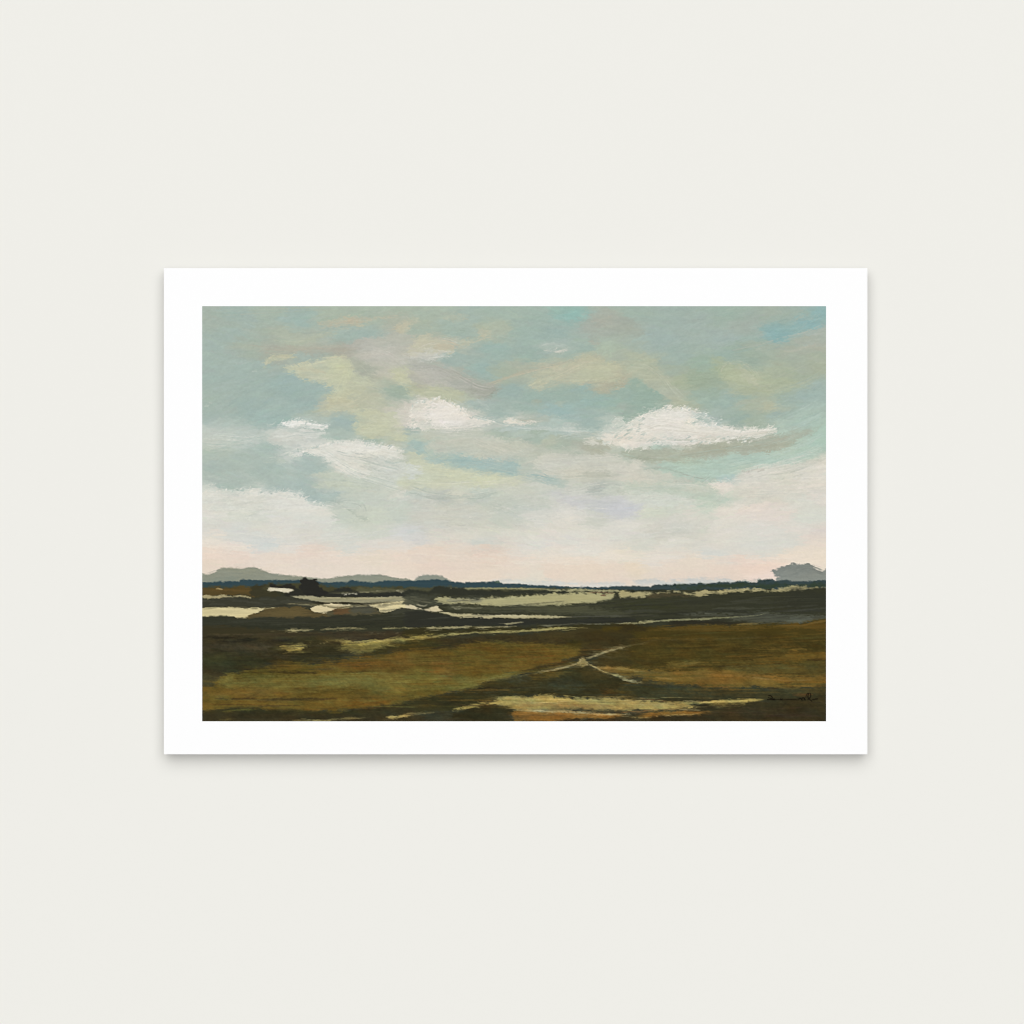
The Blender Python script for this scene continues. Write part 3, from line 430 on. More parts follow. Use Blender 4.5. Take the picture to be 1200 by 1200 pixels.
for a in (
 ('C',[860,760,960,720,1060,690,1142,650],12,['AFC7B7','A5BDB1','BCCFC2','9DB5AA'],26,.6),
 ('C',[860,680,960,640,1060,590,1142,530],14,['A9BFB3','9FB6AB','B4C6BA'],26,.5),
 ('F',[560,180,760,140,950,80,1142,-10],14,['B8CCBD','A6BFB0','C0D0C2','9FBAAB'],40,.6),
 ('F',[620,225,800,175,980,130,1142,60],12,['C6CFC2','B0C7B8','D2D3C8'],30,.6),
 ('F',[0,95,150,130,400,105,700,60,900,20,1060,-40],9,['9FA68F','B9BDAC','A3AB97','ADC0AE'],46,.65),
 ('F',[120,180,260,190,420,240,600,250],7,['9DB0A0','B7C4B4','A9A79A'],14,.5),
 ('C',[600,310,750,275,900,230,1040,190,1142,140],12,['AAB6A8','B5B7A8','9AB2A8'],26,.5),
 ('C',[860,440,960,400,1060,350,1142,290],14,['A2B295','B0B9A0','98AF98'],26,.5),
 ('C',[600,530,780,540,900,515,1040,465,1142,410],10,['9DB092','AFBB9D','A2B5A6'],26,.55),
 ('C',[800,620,900,590,1020,530,1142,450],14,['A4B8AE','98AFA9','AABBAE'],22,.5),
 ('C',[250,260,380,160,560,100,800,70],16,['A7B8AD','98AFA3','9FB3A9'],24,.4),
 ('C',[380,330,520,280,650,240,800,190],12,['A5B6AB','97AFA3'],16,.4),
 ('C',[552,430,560,390,600,365,680,372,740,420,765,480],7,['B2BD9D','A0B394','BCC2A3'],24,.6),
 ('C',[590,450,640,480,720,495,790,490,850,480],6,['A6B596','B5BE9F'],12,.6),
 ('C',[0,360,120,370,210,430,280,520,360,600],12,['BAC1A6','ABB698','B3B699','9EB09B'],44,.6),
 ('C',[880,205,960,190,1030,140,1110,70],10,['8AB0AF','94B5B1','9DB5AD'],24,.6),
 ('B',[0,385,120,385,250,430,380,500,470,515],14,['C3BFB4','ACADA0','B9B7AA','A5A798'],46,.55),
 ('B',[380,550,430,550,470,525,500,500],4,['8F978A','A9AB9C'],8,.6),
 ('B',[430,490,560,445,700,405,850,370,980,330],5,['B4B196','C3BC9E','AFB49B'],30,.65),
 ('B',[670,510,760,470,860,430,960,385,1060,345],12,['C8C8A6','BFBA99','B2B797','C8C1A1'],50,.65),
 ('B',[840,460,960,470,1060,460,1190,420],10,['C2C49F','B5B393','BDB595'],34,.6),
 ('B',[940,400,1060,380,1190,400],10,['C5C6A3','B9BA9A'],26,.5),
 ('B',[330,650,450,685,600,722,800,735,1000,745],7,['CDD2C8','B9C5BA','A3B5AB'],44,.6),
 ('B',[820,730,950,750,1080,745],5,['D3D5CA','C2CBC0'],16,.65),
 ('B',[20,290,100,250,200,240,280,265],9,['C8C4A6','BDBDA0','C9BB9C','D0CCBD'],30,.65),
 ('B',[270,275,350,245,440,210],5,['C5C0A0','B3BA9F'],16,.65),
 ('B',[90,340,170,330,260,310],5,['CFD0C6','A3B6AD'],16,.65),
 ('B',[0,540,120,520,220,535,290,555],6,['C2C6A2','B2B99A'],22,.6),
 ('B',[730,270,800,255,890,275],5,['BFC6BC','AEBDB2'],12,.6),
 ('B',[745,292,820,298,890,290],3,['D0CFC3'],7,.8),
 ('A',[150,275,300,270,450,290,650,280,850,265],6,['B3AF9C','ABB5A1','BAB69E'],36,.55),
 ('A',[430,230,560,250,700,210,800,190],10,['B3BD9F','A9B9A3','BCBD9F'],28,.5),
 ('A',[400,350,440,325,540,335],5,['C6C5A3','BFBD9B'],16,.75),
 ('A',[390,380,410,350,430,330],4,['C6C5A3'],8,.7),
 ('A',[500,388,620,370,760,340,850,335],8,['CACBA6','BDC29F','C6C09E'],40,.65),
 ('A',[590,450,680,450,780,430,860,390],9,['C6C9A6','BABF9C','CBC9AA'],34,.6),
 ('A',[870,350,850,430,810,520,760,590],14,['C9CCA6','BDC29E','B4BC9C'],36,.5),
 ('A',[740,610,820,600,900,580,980,520],10,['C5C4A3','B7BD9E','C0BC9A'],36,.55),
 ('A',[890,745,980,700,1080,680,1190,690],16,['C7CAA9','BCC2A2','CBCBB0'],44,.5),
 ('A',[900,300,1000,290,1100,330,1200,400],14,['C8C5B9','B7B6A8','C0BDAE'],40,.5),
 ('A',[880,360,930,400,980,450,1060,500],10,['A8AE9C','B7BAA6','C0C2A6'],26,.5),
 ('A',[700,165,800,140,930,118,1150,105],9,['BFBB9E','A8B7A4','C3B697'],36,.55),
 ('A',[1110,170,1160,140,1200,115],6,['C8C1A2','B9BA9F'],14,.65),
 ('A',[100,90,400,75,700,60,1100,55],12,['A9B8A4','9FB4A8','B2B89F'],40,.35),
 ('A',[480,735,560,740,640,760,740,750],9,['D3D4CA','BDC6BB'],26,.6),
 ('A',[500,712,580,700,660,708,735,722],3,['E6E4DB'],16,.9),
 ('A',[35,790,150,780,260,790,400,775],10,['C9D0C6','AFBFB4','D1D4CA'],36,.6),
 ('D',[35,50,160,55,300,30,430,10],9,['C9D0C6','AEBFB4'],34,.55),
 ('D',[60,90,200,70,330,45],8,['B8C5BA','A5B8AE'],20,.5),
 ('D',[400,135,500,110,600,75,690,60],7,['D6D7CD','C3CBC0','A9BBB1'],40,.65),
 ('D',[600,85,720,105,800,160,900,215,1000,245,1180,300],16,['DDDCD2','C9CFC5','AFBDB3','D3D5CA'],70,.6),
 ('D',[700,50,850,45,1000,65,1150,105],10,['E2E0D7','D3D4CA'],50,.6),
 ('D',[780,100,900,130,1020,160,1150,190],12,['BFC8BE','D8D8CE','A8B6AC'],44,.55),
 ('D',[740,250,880,260,1020,290,1180,340],9,['BEC7B8','CFD2C7','B1BDB0'],36,.5),
 ('D',[35,325,250,320,450,335,620,360],6,['DDDBD1','CBD1C7'],30,.6),
 ('D',[620,375,720,392,800,410,900,420],10,['CDD1C7','B4C0B5','D8D7CD'],30,.55),
 ('D',[780,385,860,370,930,390,950,440],10,['A9B5A8','CBD0C4','B7C1B4'],30,.6),
 ('D',[60,440,250,420,420,390,560,400],30,['D9D7CD','CDD0C5','DEDCD3'],60,.4),
 ('D',[35,560,250,575,450,600,700,590,950,570,1150,540],14,['D2D3CB','DDDAD0','C9CDC8'],60,.4),
 ('E',[0,285,120,325,300,345,450,325,560,290],5,['A7B3A7','D3D3C5','B8C1B3'],40,.6),
 ('E',[0,180,150,200,350,215,560,235],13,['CFD2AF','BCC5A8','C7CAAB'],60,.5),
 ('E',[0,260,200,275,400,265,600,250],9,['CDCFB4','BFC6AE','D5D5C6'],36,.5),
 ('E',[60,50,90,100,150,130,260,130],7,['A3BBB3','B7C3AE'],20,.55),
 ('E',[250,145,400,160,560,195,700,230,850,262],8,['A1BAB3','B1C0B4','96B3AE'],50,.6),
 ('E',[120,70,300,35,500,55,680,105],16,['CCC9BA','B9BFAE','C2C3B1'],50,.45),
 ('E',[360,20,460,60,560,100],12,['CFCCBD','BCC0AF'],26,.45),
 ('E',[640,150,800,125,1000,135,1200,120],12,['D2D0C2','C1C3B3'],50,.5),
 ('E',[700,190,850,230,1000,225,1200,215],12,['BEC2B1','CCCBBC','B2B8A8'],44,.5),
 ('E',[930,315,1020,285,1120,270,1200,290],5,['AAB4AA','C9CBBF'],20,.6),
 ('E',[0,420,250,440,550,400,900,350,1200,320],30,['CACABF','BFC5B9','D2D1C8'],90,.35),
 ('E',[440,400,560,440,640,490,780,480],14,['D3D2C8','BCC5BA'],36,.45),
 ('E',[780,470,900,430,1020,455,1200,470],18,['DCD8CE','CBCBC0'],50,.4),
 ('F',[0,300,220,285,420,285,540,340,540,375],8,['B3C1B0','CFD0C3','BFC9B9'],50,.5),
 ('F',[0,400,200,350,400,370,520,385],9,['BECAB8','D2D2C7'],36,.45),
 ('F',[600,275,760,225,950,200,1142,125],12,['DCD8CD','C5C4B6','D3D1C4','BFC2B3'],60,.55),
 ('F',[660,210,740,200,800,190],4,['B3AFA3','D3D0C3'],14,.65),
 ('F',[620,330,800,320,1000,310,1142,290],20,['DDD7CB','D0CFC3','C8CABD'],70,.4),
 ('F',[0,540,300,520,700,530,1142,520],40,['DAD6CC','CFCFC4','D6D4CA'],110,.3),
 ('F',[0,690,300,700,700,700,1142,690],16,['E6D8C8','E0D2C0','E9DFD2'],60,.4),
 ('E',[0,660,300,680,700,700,1200,700],18,['E5D5C4','DDCDBC','E8DDD0'],80,.4),
 ('E',[350,680,420,650,500,680],10,['E3C9B6','E8DBCB'],20,.5),
 ('D',[35,660,400,690,800,680,1200,680],20,['E6D6C5','E0CFBD','E8DCCF'],70,.4)):
    bristles(*a)
for x0, y0, n in ((125, 600, 30), (200, 590, 30), (280, 625, 26)):
    bristles('B', [x0-60, y0+50, x0, y0, x0+50, y0+25], 12, ['E9E5DD', 'DFDACF'], n, .7)
for x0, y0, n in ((150, 660, 22), (230, 625, 30), (330, 625, 30), (420, 660, 22)):
    bristles('C', [x0-50, y0+40, x0, y0, x0+50, y0+12], 10, ['E6E3D9', 'DEDACE'], n, .7)
for a in (('B',[0,745,120,740,260,745,420,730],12,['C9C9BC','D3D1C5','BBC1B3'],50,.6),('B',[20,700,150,725,300,720,400,690],10,['D0CDC1','C3C4B7','DCD8CD'],40,.55),
          ('C',[0,800,140,790,300,800,480,795],9,['CFCCBE','B9BDAB','DAD6CA'],50,.6),
          ('C',[420,800,600,785,760,775,870,750],7,['C4C6B6','B1B5A0','D6D3C6'],44,.6),('C',[80,740,200,700,320,720,480,750],14,['D2CFC2','E4E0D6','CBC9BC'],44,.45),
          ('B',[820,790,900,770,1000,760,1100,780],8,['B5C0B1','CFD1C4','A6B3A2'],36,.55),('D',[480,20,560,0,650,-10,760,-10],8,['CDD1C7','B6C2B8','DADAD0'],36,.6)):
    bristles(*a)
rt = np.random.RandomState(5)
for x0, x1, y0, y1, n in ((-70, 110, 670, 790, 70), (380, 560, 640, 720, 46), (120, 700, 775, 815, 60), (0, 90, 570, 720, 0)):
    for _ in range(n):
        x = rt.uniform(x0, x1); y = rt.uniform(y0, y1); l = rt.uniform(12, 40)
        bristles('C', [x, y+l*.18, x+l/2, y-1, x+l, y-l*.25], 2.5, [['A6B9AE', 'E4E0D6', 'C4CBBF', 'B4C0B4', 'DEDACE'][rt.randint(5)]], 4, .8, .9, 1.1, rt.randint(999))
for _ in range(60):
    x = rt.uniform(-10, 130); y = rt.uniform(575, 735); l = rt.uniform(12, 40)
    bristles('B', [x, y+l*.2, x+l/2, y-1, x+l, y-l*.3], 2.5, [['C5C8BB', 'E4E0D6', 'CBCCC0', 'B9C1B3', 'DEDACE'][rt.randint(5)]], 4, .7, .9, 1.1, rt.randint(999))
for t, path, n in (('C', [100,690, 130,650, 190,625, 260,600, 330,618, 380,622, 440,645, 500,700, 600,728, 740,738, 870,733], 110), ('B', [0,640, 40,590, 90,575, 140,563, 200,572, 260,600, 300,635, 340,668, 470,692], 80),
                   ('D', [505,115, 600,85, 700,58, 820,38, 950,42, 1100,68, 1160,90], 60), ('D', [35,325, 200,315, 340,320, 480,335, 600,350, 700,388, 780,395], 50), ('A', [480,712, 560,695, 640,700, 735,715], 18)):
    q = catmull(np.array(path, float).reshape(-1, 2), False)
    for _ in range(n):
        x, y = q[rt.randint(len(q))]+rt.normal(0, 4, 2); an = math.radians(rt.normal(-28, 30)); l = rt.uniform(10, 38)
        col = ['E6E3DA', 'DEDACE', 'E0DDD2', 'A6B8AD', 'B9C6BC'][rt.randint(5)]
        bristles(t, [x-l/2*math.cos(an), y-l/2*math.sin(an), x, y-2, x+l/2*math.cos(an), y+l/2*math.sin(an)], 1.6, [col], 3, .8, 1., 1., rt.randint(999))
bristles('C', [60, 760, 250, 740, 500, 760, 700, 765, 860, 738], 9, ['E4E0D5', 'D2CDC0', 'DBD7CA'], 60, .6)
bristles('C', [480, 710, 640, 745, 780, 738, 872, 732], 3, ['E3DFD4'], 24, .8)
bristles('C', [380, 640, 450, 670, 520, 700], 9, ['BDCBC1', 'D8D7CC', 'A6B9AD'], 24, .6)
bristles('C', [-60, 780, 20, 720, 110, 670], 10, ['D8DACF', 'B2C1B6', 'DEDBD0'], 40, .65)

scumble(1700, 356, 640, lambda x, y: -24+14*math.sin(x/70+y/50), 22, 6, .8, 2., .7, 401); drag(600, 690, 7, 1.5, 5, 1.6, 303)
# ---- far shore
MODE[0] = 'land'
P('I',[60,150,200,142,340,148,380,135,480,132,600,142,620,165,400,180,100,170],'C0C5C2',2,.35,.8,.8)
P('H',[440,140,600,138,900,155,1100,160,1200,158,1200,185,900,180,500,160],'CDCFCA',2,.4,.8,.8)
P('G',[20,190,20,112,70,108,105,98,125,84,160,74,200,72,245,82,285,74,320,72,355,78,400,96,450,108,520,116,600,124,700,132,740,136,780,126,860,116,960,112,1040,112,1090,120,1150,134,1220,142,1220,190],'909383',.8,.2,.5,1,sx=5,warp=.5)
P('G',[140,82,200,76,250,86,330,78,360,90,420,105,300,110,180,100],'989986',2,.4,1,.6)
P('G',[35,140,100,130,220,125,240,142,120,150,35,150],'868E82',1.5,.3,1,.7)
P('H',[25,150,40,128,80,114,130,112,170,118,205,135,240,160,20,160],'8C9185',.8,.2,.5,1,warp=.4)
P('I',[835,92,860,80,885,68,920,66,940,58,980,52,1000,47,1050,45,1062,60,1085,72,1105,92,1125,96,1160,88,1160,160,880,150,890,130,860,115,840,105],'868B84',1,.16,1.2,1,sx=4,warp=2)
P('I',[880,110,960,95,1060,100,1160,110,1160,150,880,140],'8E938B',3,.4,1,.7)
P('I',[900,80,980,60,1050,70,1060,90,960,95],'7E847E',2,.4,1.4,.6)
P('I',[640,150,700,142,780,140,780,155,660,160],'7E918D',1,.3,1,.8)
# ---- land ground colour
P('G',[-40,172,1240,176,2500,190,3700,172,3700,1200,-40,1200],'38392B',.8,.2,.6,1,lin=True)
P('G',[-30,158,60,154,225,150,260,140,420,142,600,143,700,154,830,155,870,145,930,148,1000,156,1060,148,1200,146,1330,140,1400,143,1460,153,1640,153,1690,148,1710,156,1900,170,2150,181,2300,181,2400,176,2400,194,1900,190,1200,186,-30,183],'384C52',.6,.2,.5,1,sx=4,warp=.6)
P('G',[-30,172,200,172,600,174,1200,174,1200,190,-30,192],'3B4C48',1,.3,1,.7)
P('I',[-20,178,60,174,150,178,175,169,300,165,420,160,520,158,660,150,740,152,790,142,830,136,860,146,900,142,1000,150,1150,148,1150,190,-20,196],'3C4A4B',.6,.2,.5,1,sx=4,warp=.7)
P('I',[300,172,600,165,1000,162,1150,162,1150,185,600,185,300,190],'35412F',1.2,.3,1,.8)
for x in (240,290,770,800,820): S('I',[x-8,172-(10 if x>600 else 0)-(16 if x>600 else 0),x+8,171-(26 if x>600 else 0)],2.6,'26332F',.9,rag=1)
S('H',[480,155,495,150,510,158],3,'4C5F52',.9)
# left middle ground
P('G',[20,182,200,180,330,184,360,200,340,236,200,228,20,226],'5A4C2D',1,.25,1)
S('G',[60,200,140,196,320,205],[3],'66522E',.7); S('G',[115,191,150,194],1.8,'C4B089',.9)
P('G',[300,200,320,178,370,166,410,180,440,200,480,236,330,240],'3D3A29',1,.2,1)
P('G',[400,165,430,158,640,165,700,170,780,178,1200,186,1200,212,900,205,700,205,400,205],'494731',1,.3,1)
P('G',[410,188,420,160,440,158,460,168,545,168,560,190,500,188],'2F2D27',.6,.2,.8)
P('G',[405,190,440,186,545,192,540,206,528,216,500,210,440,204,410,200],'D9D1BE',.5,.16,.6,1,warp=.5)
P('G',[585,228,592,160,590,140,612,126,626,140,650,142,668,130,684,146,690,170,720,195,745,215,740,232],'2B2B27',.6,.16,1,1,warp=1.2)
P('G',[500,225,560,190,600,200,600,240,520,240],'2F2F28',.8,.2,1)
P('G',[740,235,760,200,800,192,880,198,940,212,980,212,1080,204,1200,196,1240,206,1240,235,900,240],'2F302A',.8,.2,1.2)
P('G',[900,190,960,186,1040,192,1120,190,1100,206,960,208],'605F45',1,.3,1,.8)
for x,y in ((825,217),(845,215),(862,219),(880,218),(900,221),(838,222)): S('G',[x-7,y,x+7,y-1],1.5,'CFC9B8',.9,rag=1)
S('G',[920,208,970,212],1.6,'9A977A',.8); S('G',[1130,202,1165,208],2.4,'D2CDB4',.9,rag=.8); S('G',[1010,206,1040,203],1.4,'A9A58A',.7)
P('G',[20,230,80,226,180,228,300,238,330,246,200,244,20,244],'B3AA8C',.6,.2,1,.9)
P('G',[20,262,100,248,240,240,340,246,380,236,540,236,640,250,690,272,640,292,440,300,200,296,90,302,20,298],'3D3D31',.6,.2,.8,1,warp=1)
for x,y in ((60,262),(180,250),(250,262),(400,252),(520,262),(600,268),(330,272),(120,280)): S('G',[x-45,y,x,y-4,x+50,y+3],[2.5],'4A4A3E',.7,br=.4,rag=.8)
P('G',[520,236,600,232,720,236,900,242,1240,236,1240,272,1100,274,940,272,780,268,690,262,620,250],'A19D85',.4,.16,.5,.95,warp=.8)
S('G',[560,240,700,243,900,246,1100,246],[1.8],'B9B398',.7,br=.5); S('G',[640,252,760,256,960,258,1200,254],[2.5,2],'8F8D77',.7,br=.3)
S('G',[660,270,760,272,860,270,960,276],[3,2.5,1.5],'2E2B20',.95)
P('G',[20,302,200,294,300,298,470,298,420,306,370,312,320,336,280,356,240,356,190,344,20,352],'D3CAA8',.4,.16,.5,1,warp=.8)
P('G',[300,356,330,330,390,308,460,300,540,288,600,290,640,310,700,322,760,345,720,360],'5F5336',.7,.2,1)
P('G',[360,335,460,310,580,305,660,330,600,345,440,348],'6A5D3C',1.5,.4,1.2,.7)
P('G',[640,298,700,280,780,276,880,280,850,292,790,302,760,318,748,332,700,326,655,314],'D8CEB4',.4,.16,.5,1,warp=.8)
P('G',[940,278,1060,268,1240,256,1240,294,1160,296,1090,318,1040,322,1020,302,975,290],'D7CEAE',.4,.16,.5,1,warp=.8)
P('G',[750,345,770,318,820,298,880,288,950,284,1000,300,1040,326,1080,336,1040,350],'5A553F',.7,.2,1)
P('G',[760,335,790,308,850,300,870,320,820,340],'6B5135',1.2,.35,1,.8); P('G',[880,300,950,292,1000,310,1000,328,900,326],'56574A',1.5,.35,1,.7)
P('G',[1060,345,1090,322,1130,304,1200,294,1290,296,1290,345],'414236',.7,.2,1)
P('G',[20,352,180,346,260,358,400,356,700,350,900,338,1240,336,1240,410,1000,412,700,414,400,424,20,440],'35362A',.8,.25,1)
P('G',[20,400,300,395,800,395,1240,380,1240,405,600,412,20,436],'2E3025',2,.4,1.2,.7)
P('G',[20,436,300,440,700,440,1240,430,1240,470,900,484,800,500,640,510,480,505,300,520,20,528],'3A3426',1,.3,1.2)
S('G',[285,446,330,448,400,440,460,436],[3,3,1.5],'A09B5C',.9,br=.3)
S('G',[380,433,460,430,560,425,660,422],[1.5,2,3,1.5],'B7AF8C',.95,br=.35)
S('G',[700,420,800,414,880,412,960,418],[1.2,2.2,1.5],'A39C7B',.9,br=.45,rag=1)
S('G',[1050,414,1130,412,1240,412],[2,1.4,2.4],'ABA57F',.9,br=.45,rag=1)
for x,y,l,c in ((60,466,110,'26231D'),(130,474,90,'1F1D18'),(200,462,60,'26241D'),(160,480,120,'28251D'),(500,446,200,'302C20'),(720,438,160,'2E2B20'),(400,470,200,'433A29')): S('G',[x,y,x+l/2,y+6,x+l,y-3],[2,4,2],c,.85,rag=.9,br=.2)
for x in (985,1025,1060,1130): S('G',[x-8,441,x+8,439],1.4,'8F8B72',.8,rag=1)
P('G',[20,484,140,480,340,490,480,500,460,530,200,540,20,540],'4A4231',2,.35,1.2,.8)
# ---- middle, centre
P('H',[-20,184,100,186,200,182,400,188,700,186,900,190,900,205,500,206,-20,206],'55553F',1,.3,1,.9)
S('H',[200,190,300,190,420,188,560,190,780,192],[1.5,2,1.5],'A8A583',.9,br=.3)
P('H',[-20,205,100,205,150,186,190,180,240,190,300,186,340,200,500,204,760,198,900,206,1240,210,1240,218,700,224,420,236,200,226,-20,224],'32342B',.7,.22,1)
S('H',[750,196,860,200,960,198,1080,203,1240,202],[2,2.6,2],'B6B495',.9,br=.35,rag=1)
P('H',[-20,222,200,228,420,232,400,250,200,244,100,250,-20,256],'45473A',1,.3,1.2,.9)
P('H',[-20,240,140,252,200,270,140,296,-20,290],'484A3D',1,.3,1.2,.9)
P('H',[135,258,150,248,210,242,340,250,440,242,600,232,760,222,900,216,1040,214,1160,220,1150,240,1165,256,1060,270,900,282,760,286,620,290,480,288,300,280,200,274],'ABA98A',.9,.2,1.3,1)
P('H',[400,255,600,240,900,228,1100,225,1120,245,900,260,600,272,420,270],'B5B28F',2.5,.4,1.2,.7)
P('H',[200,246,320,252,400,248,380,262,240,264],'8A8A75',1.5,.35,1.4,.7)
for x in (700,735,765): S('H',[x-10,223,x+12,221],1.6,'3A3A2E',.8,rag=1)
S('H',[1078,228,1102,230],2,'5E3F33',.9); S('H',[1000,214,1080,212,1150,216],[1.2],'85694F',.7)
P('H',[220,285,420,288,620,292,900,286,1150,262,1240,262,1240,345,900,336,600,325,400,318,240,310],'4C4D3C',1.5,.35,1,.95)
P('H',[600,292,900,290,1150,272,1240,280,1240,310,900,316,640,310],'57573F',3,.45,1,.6)
P('H',[1135,254,1175,243,1240,240,1240,268,1150,266],'3A3A2E',.8,.25,.8)
for x,y,l in ((230,292,60),(290,296,50),(250,302,40),(330,298,80)): S('H',[x,y,x+l/2,y+3,x+l,y-2],1.6,'8F8E78',.7,br=.5,rag=1)
P('H',[-20,288,30,282,50,298,100,304,150,290,180,306,190,318,100,314,40,308,-20,300],'D1C8B2',.6,.2,.8)
S('H',[40,280,80,288,100,280],1.6,'A9A48F',.8)
P('H',[-20,318,100,320,200,342,400,352,700,358,900,360,1240,350,1240,380,900,390,600,396,200,402,-20,404],'30312A',1,.3,1)
S('H',[170,323,220,330,260,340,400,344,600,346,760,348,910,350],[4,5,4.2,4.5,4.2,3.5,2.2],'BDB79B',1,rag=.7,soft=.7,br=.1)
S('H',[190,326,300,336,500,342,700,345],[1.2],'D3CCB2',.7,br=.4); S('H',[880,352,1000,346,1240,344],[2],'56564A',.8)
S('H',[30,416,100,412,200,410,300,406,380,408,480,408,600,402],[1.8,3,2.2,3,1.8,2],'B0A988',.95,rag=.9,br=.25)
S('H',[535,388,590,384,640,378],[2,2,1.5],'A9A487',.85,br=.35,rag=1)
S('H',[740,399,820,396,880,392,960,388,1060,390,1240,384],[2.2,2,1.6,2],'7B7962',.9,br=.3,rag=.9)
P('H',[-20,420,200,418,500,414,740,404,1240,394,1240,440,800,424,500,440,300,442,150,462,-20,470],'36331F',1,.3,1)
S('H',[-20,477,60,473,130,466,200,452,300,442,400,436,500,432,600,430,700,424,800,416,900,410,1000,412],[4,4,2.5,2,3,2.6,3,3,1.8],'ABA473',1,rag=.8,soft=.7,br=.12)
S('H',[-20,474,80,470,180,456],[1.5],'BDB070',.8)
P('H',[-20,485,140,478,300,460,600,446,1000,424,1240,410,1240,560,-20,560],'3B3421',1.5,.35,1)
P('H',[900,425,1100,410,1240,402,1240,470,1000,480,800,480,700,450],'453E25',2,.4,1.2,.8)
# ---- middle, right
S('I',[-20,202,80,204,180,200,260,198],[2.4,2,1.6],'2E3229',.9)
P('I',[-20,212,80,212,150,215,175,222,140,236,90,242,-20,234],'ACA685',.8,.22,1.2)
P('I',[195,208,240,203,330,210,380,214,440,206,520,200,620,190,700,190,800,192,900,190,930,178,960,168,1000,180,1060,180,1160,172,1160,184,1000,194,900,208,800,212,700,208,620,212,540,218,470,226,420,234,370,224,300,216,220,216],'B0A987',.8,.2,1.5,.95)
for x,y,l in ((630,200,40),(700,200,30),(760,196,40),(820,204,50),(1000,186,60),(480,212,60)): S('I',[x,y,x+l/2,y-4,x+l,y],1.3,'6E6B50',.7,br=.3)
P('I',[180,225,260,215,420,236,380,240,300,238,200,245,130,250],'5A5039',1.2,.3,1,.8)
P('I',[-190,285,-60,262,140,245,420,238,620,222,900,212,1160,192,1160,320,900,330,600,300,300,312,-20,318,-190,305],'37382A',1.2,.3,1,1)
P('I',[860,230,1160,200,1160,300,900,300],'33342A',4,.45,1,.8); P('I',[-140,290,200,250,400,270,300,300,-20,300],'3B3D29',4,.45,1,.8)
for x,y,l,c in ((0,320,240,'46473C'),(500,305,260,'4F5042'),(640,268,120,'454638'),(200,335,260,'2E2F26'),(420,322,300,'2C2D25'),(0,345,200,'48483A'),(840,318,300,'3A3B33'),(300,290,200,'40402F')): S('I',[x,y,x+l/2,y-6,x+l,y-2],[3,4,2],c,.75,br=.35,rag=.9,soft=1)
P('I',[740,330,800,320,860,330,1000,350,1160,335,1160,372,1000,384,860,380,780,385,640,372,600,355],'56584A',1.5,.35,1.3,.85)
P('I',[930,360,1010,350,1080,360,1060,378,960,380],'666A5C',1.2,.35,1.4,.8)
P('I',[260,382,340,370,500,368,640,380,700,390,500,400,300,402],'2E2C22',1,.3,1.2,.9)
S('I',[-20,388,60,386,110,379,160,374,200,374],[2,2.5,4,2],'A5A281',.95,br=.15,rag=.8)
S('I',[160,376,240,369,340,364,440,362,540,354,640,348,740,342,800,330],[1.6,2.4,2,2.8,2,1.2,1],'A0A181',.85,br=.4,rag=.8)
P('I',[-160,420,-20,400,120,400,300,405,640,395,860,390,1000,385,1160,372,1160,540,-220,540,-260,470],'463C1B',1.2,.35,1.2,1)
P('I',[200,420,400,402,640,398,760,400,700,425,460,440,260,440],'5F5028',2,.4,1.2,.9)
P('I',[900,400,1060,388,1160,375,1160,430,1000,430,900,425],'634D22',2,.4,1.2,.85)
S('I',[640,392,700,388,760,388],2,'7E7046',.8,br=.3); S('I',[860,395,1000,398,1080,380,1160,368],[2,3],'7A6233',.7,br=.3)
P('I',[-20,405,60,398,150,410,130,450,60,500,-20,540],'342D1B',2,.4,1.2,.9)
for x,y,l,c in ((200,450,300,'443C1E'),(480,475,400,'463F1F'),(150,495,300,'3E371C'),(600,450,300,'574A22'),(700,500,400,'524720'),(300,470,200,'5A4C24')): S('I',[x,y,x+l/2,y-7,x+l,y-4],[3,4,3],c,.7,br=.35,rag=.9,soft=1)
S('I',[690,470,780,464,860,458,960,450,1050,440,1160,434],[1,1.5,1.5,2,1.6],'776743',.8,br=.35,rag=.9)
P('L',[-60,-10,600,-20,1180,-20,1180,240,600,225,100,205,-60,190],'483E1D',2,.4,1,1)
# ---- near ground, left
P('J',[-20,-40,500,-30,800,0,860,60,830,110,600,150,420,150,250,200,120,230,110,270,-20,290],'3A3625',1.2,.3,1)
P('J',[20,60,120,45,260,50,420,50,440,80,300,90,120,78,20,80],'464030',1.5,.35,1.2,.9)
P('J',[20,90,200,95,380,110,360,180,200,200,60,190,20,150],'353722',4,.45,1.2,.8)
P('J',[420,60,500,30,640,10,800,25,840,70,800,120,600,145,440,140],'35321F',2,.35,1.2,.9)
P('J',[20,215,80,215,120,245,110,285,20,290],'45432C',2,.35,1)
for x,y,l,c in ((60,5,180,'1F1D17'),(220,18,140,'23211A'),(430,20,120,'2A2720'),(120,30,160,'2D2A20'),(560,95,120,'2A2819'),(240,130,200,'2E3020')): S('J',[x,y,x+l/2,y+5,x+l,y-3],[2,3.5,2],c,.8,rag=.9,br=.25)
P('J',[468,60,500,48,560,52,614,50,610,72,570,92,540,92,490,74],'9F955B',.9,.22,1.5)
P('J',[500,62,560,58,600,62,560,80,520,80],'B3A86B',1.2,.35,1.4,.8)
for x,y in ((700,44),(738,34),(720,42)): S('J',[x-6,y+3,x+6,y-3],1.6,'8A815B',.8)
P('J',[820,50,880,40,1000,35,1090,30,1080,60,1010,80,940,94,890,98,850,80,825,74],'837C49',1,.25,1.3,.95)
P('J',[780,26,850,34,960,28,1080,18,1200,8,1320,-10,1320,0,1200,22,1100,36,980,44,860,48],'B5AA68',.8,.2,1.2,.98)
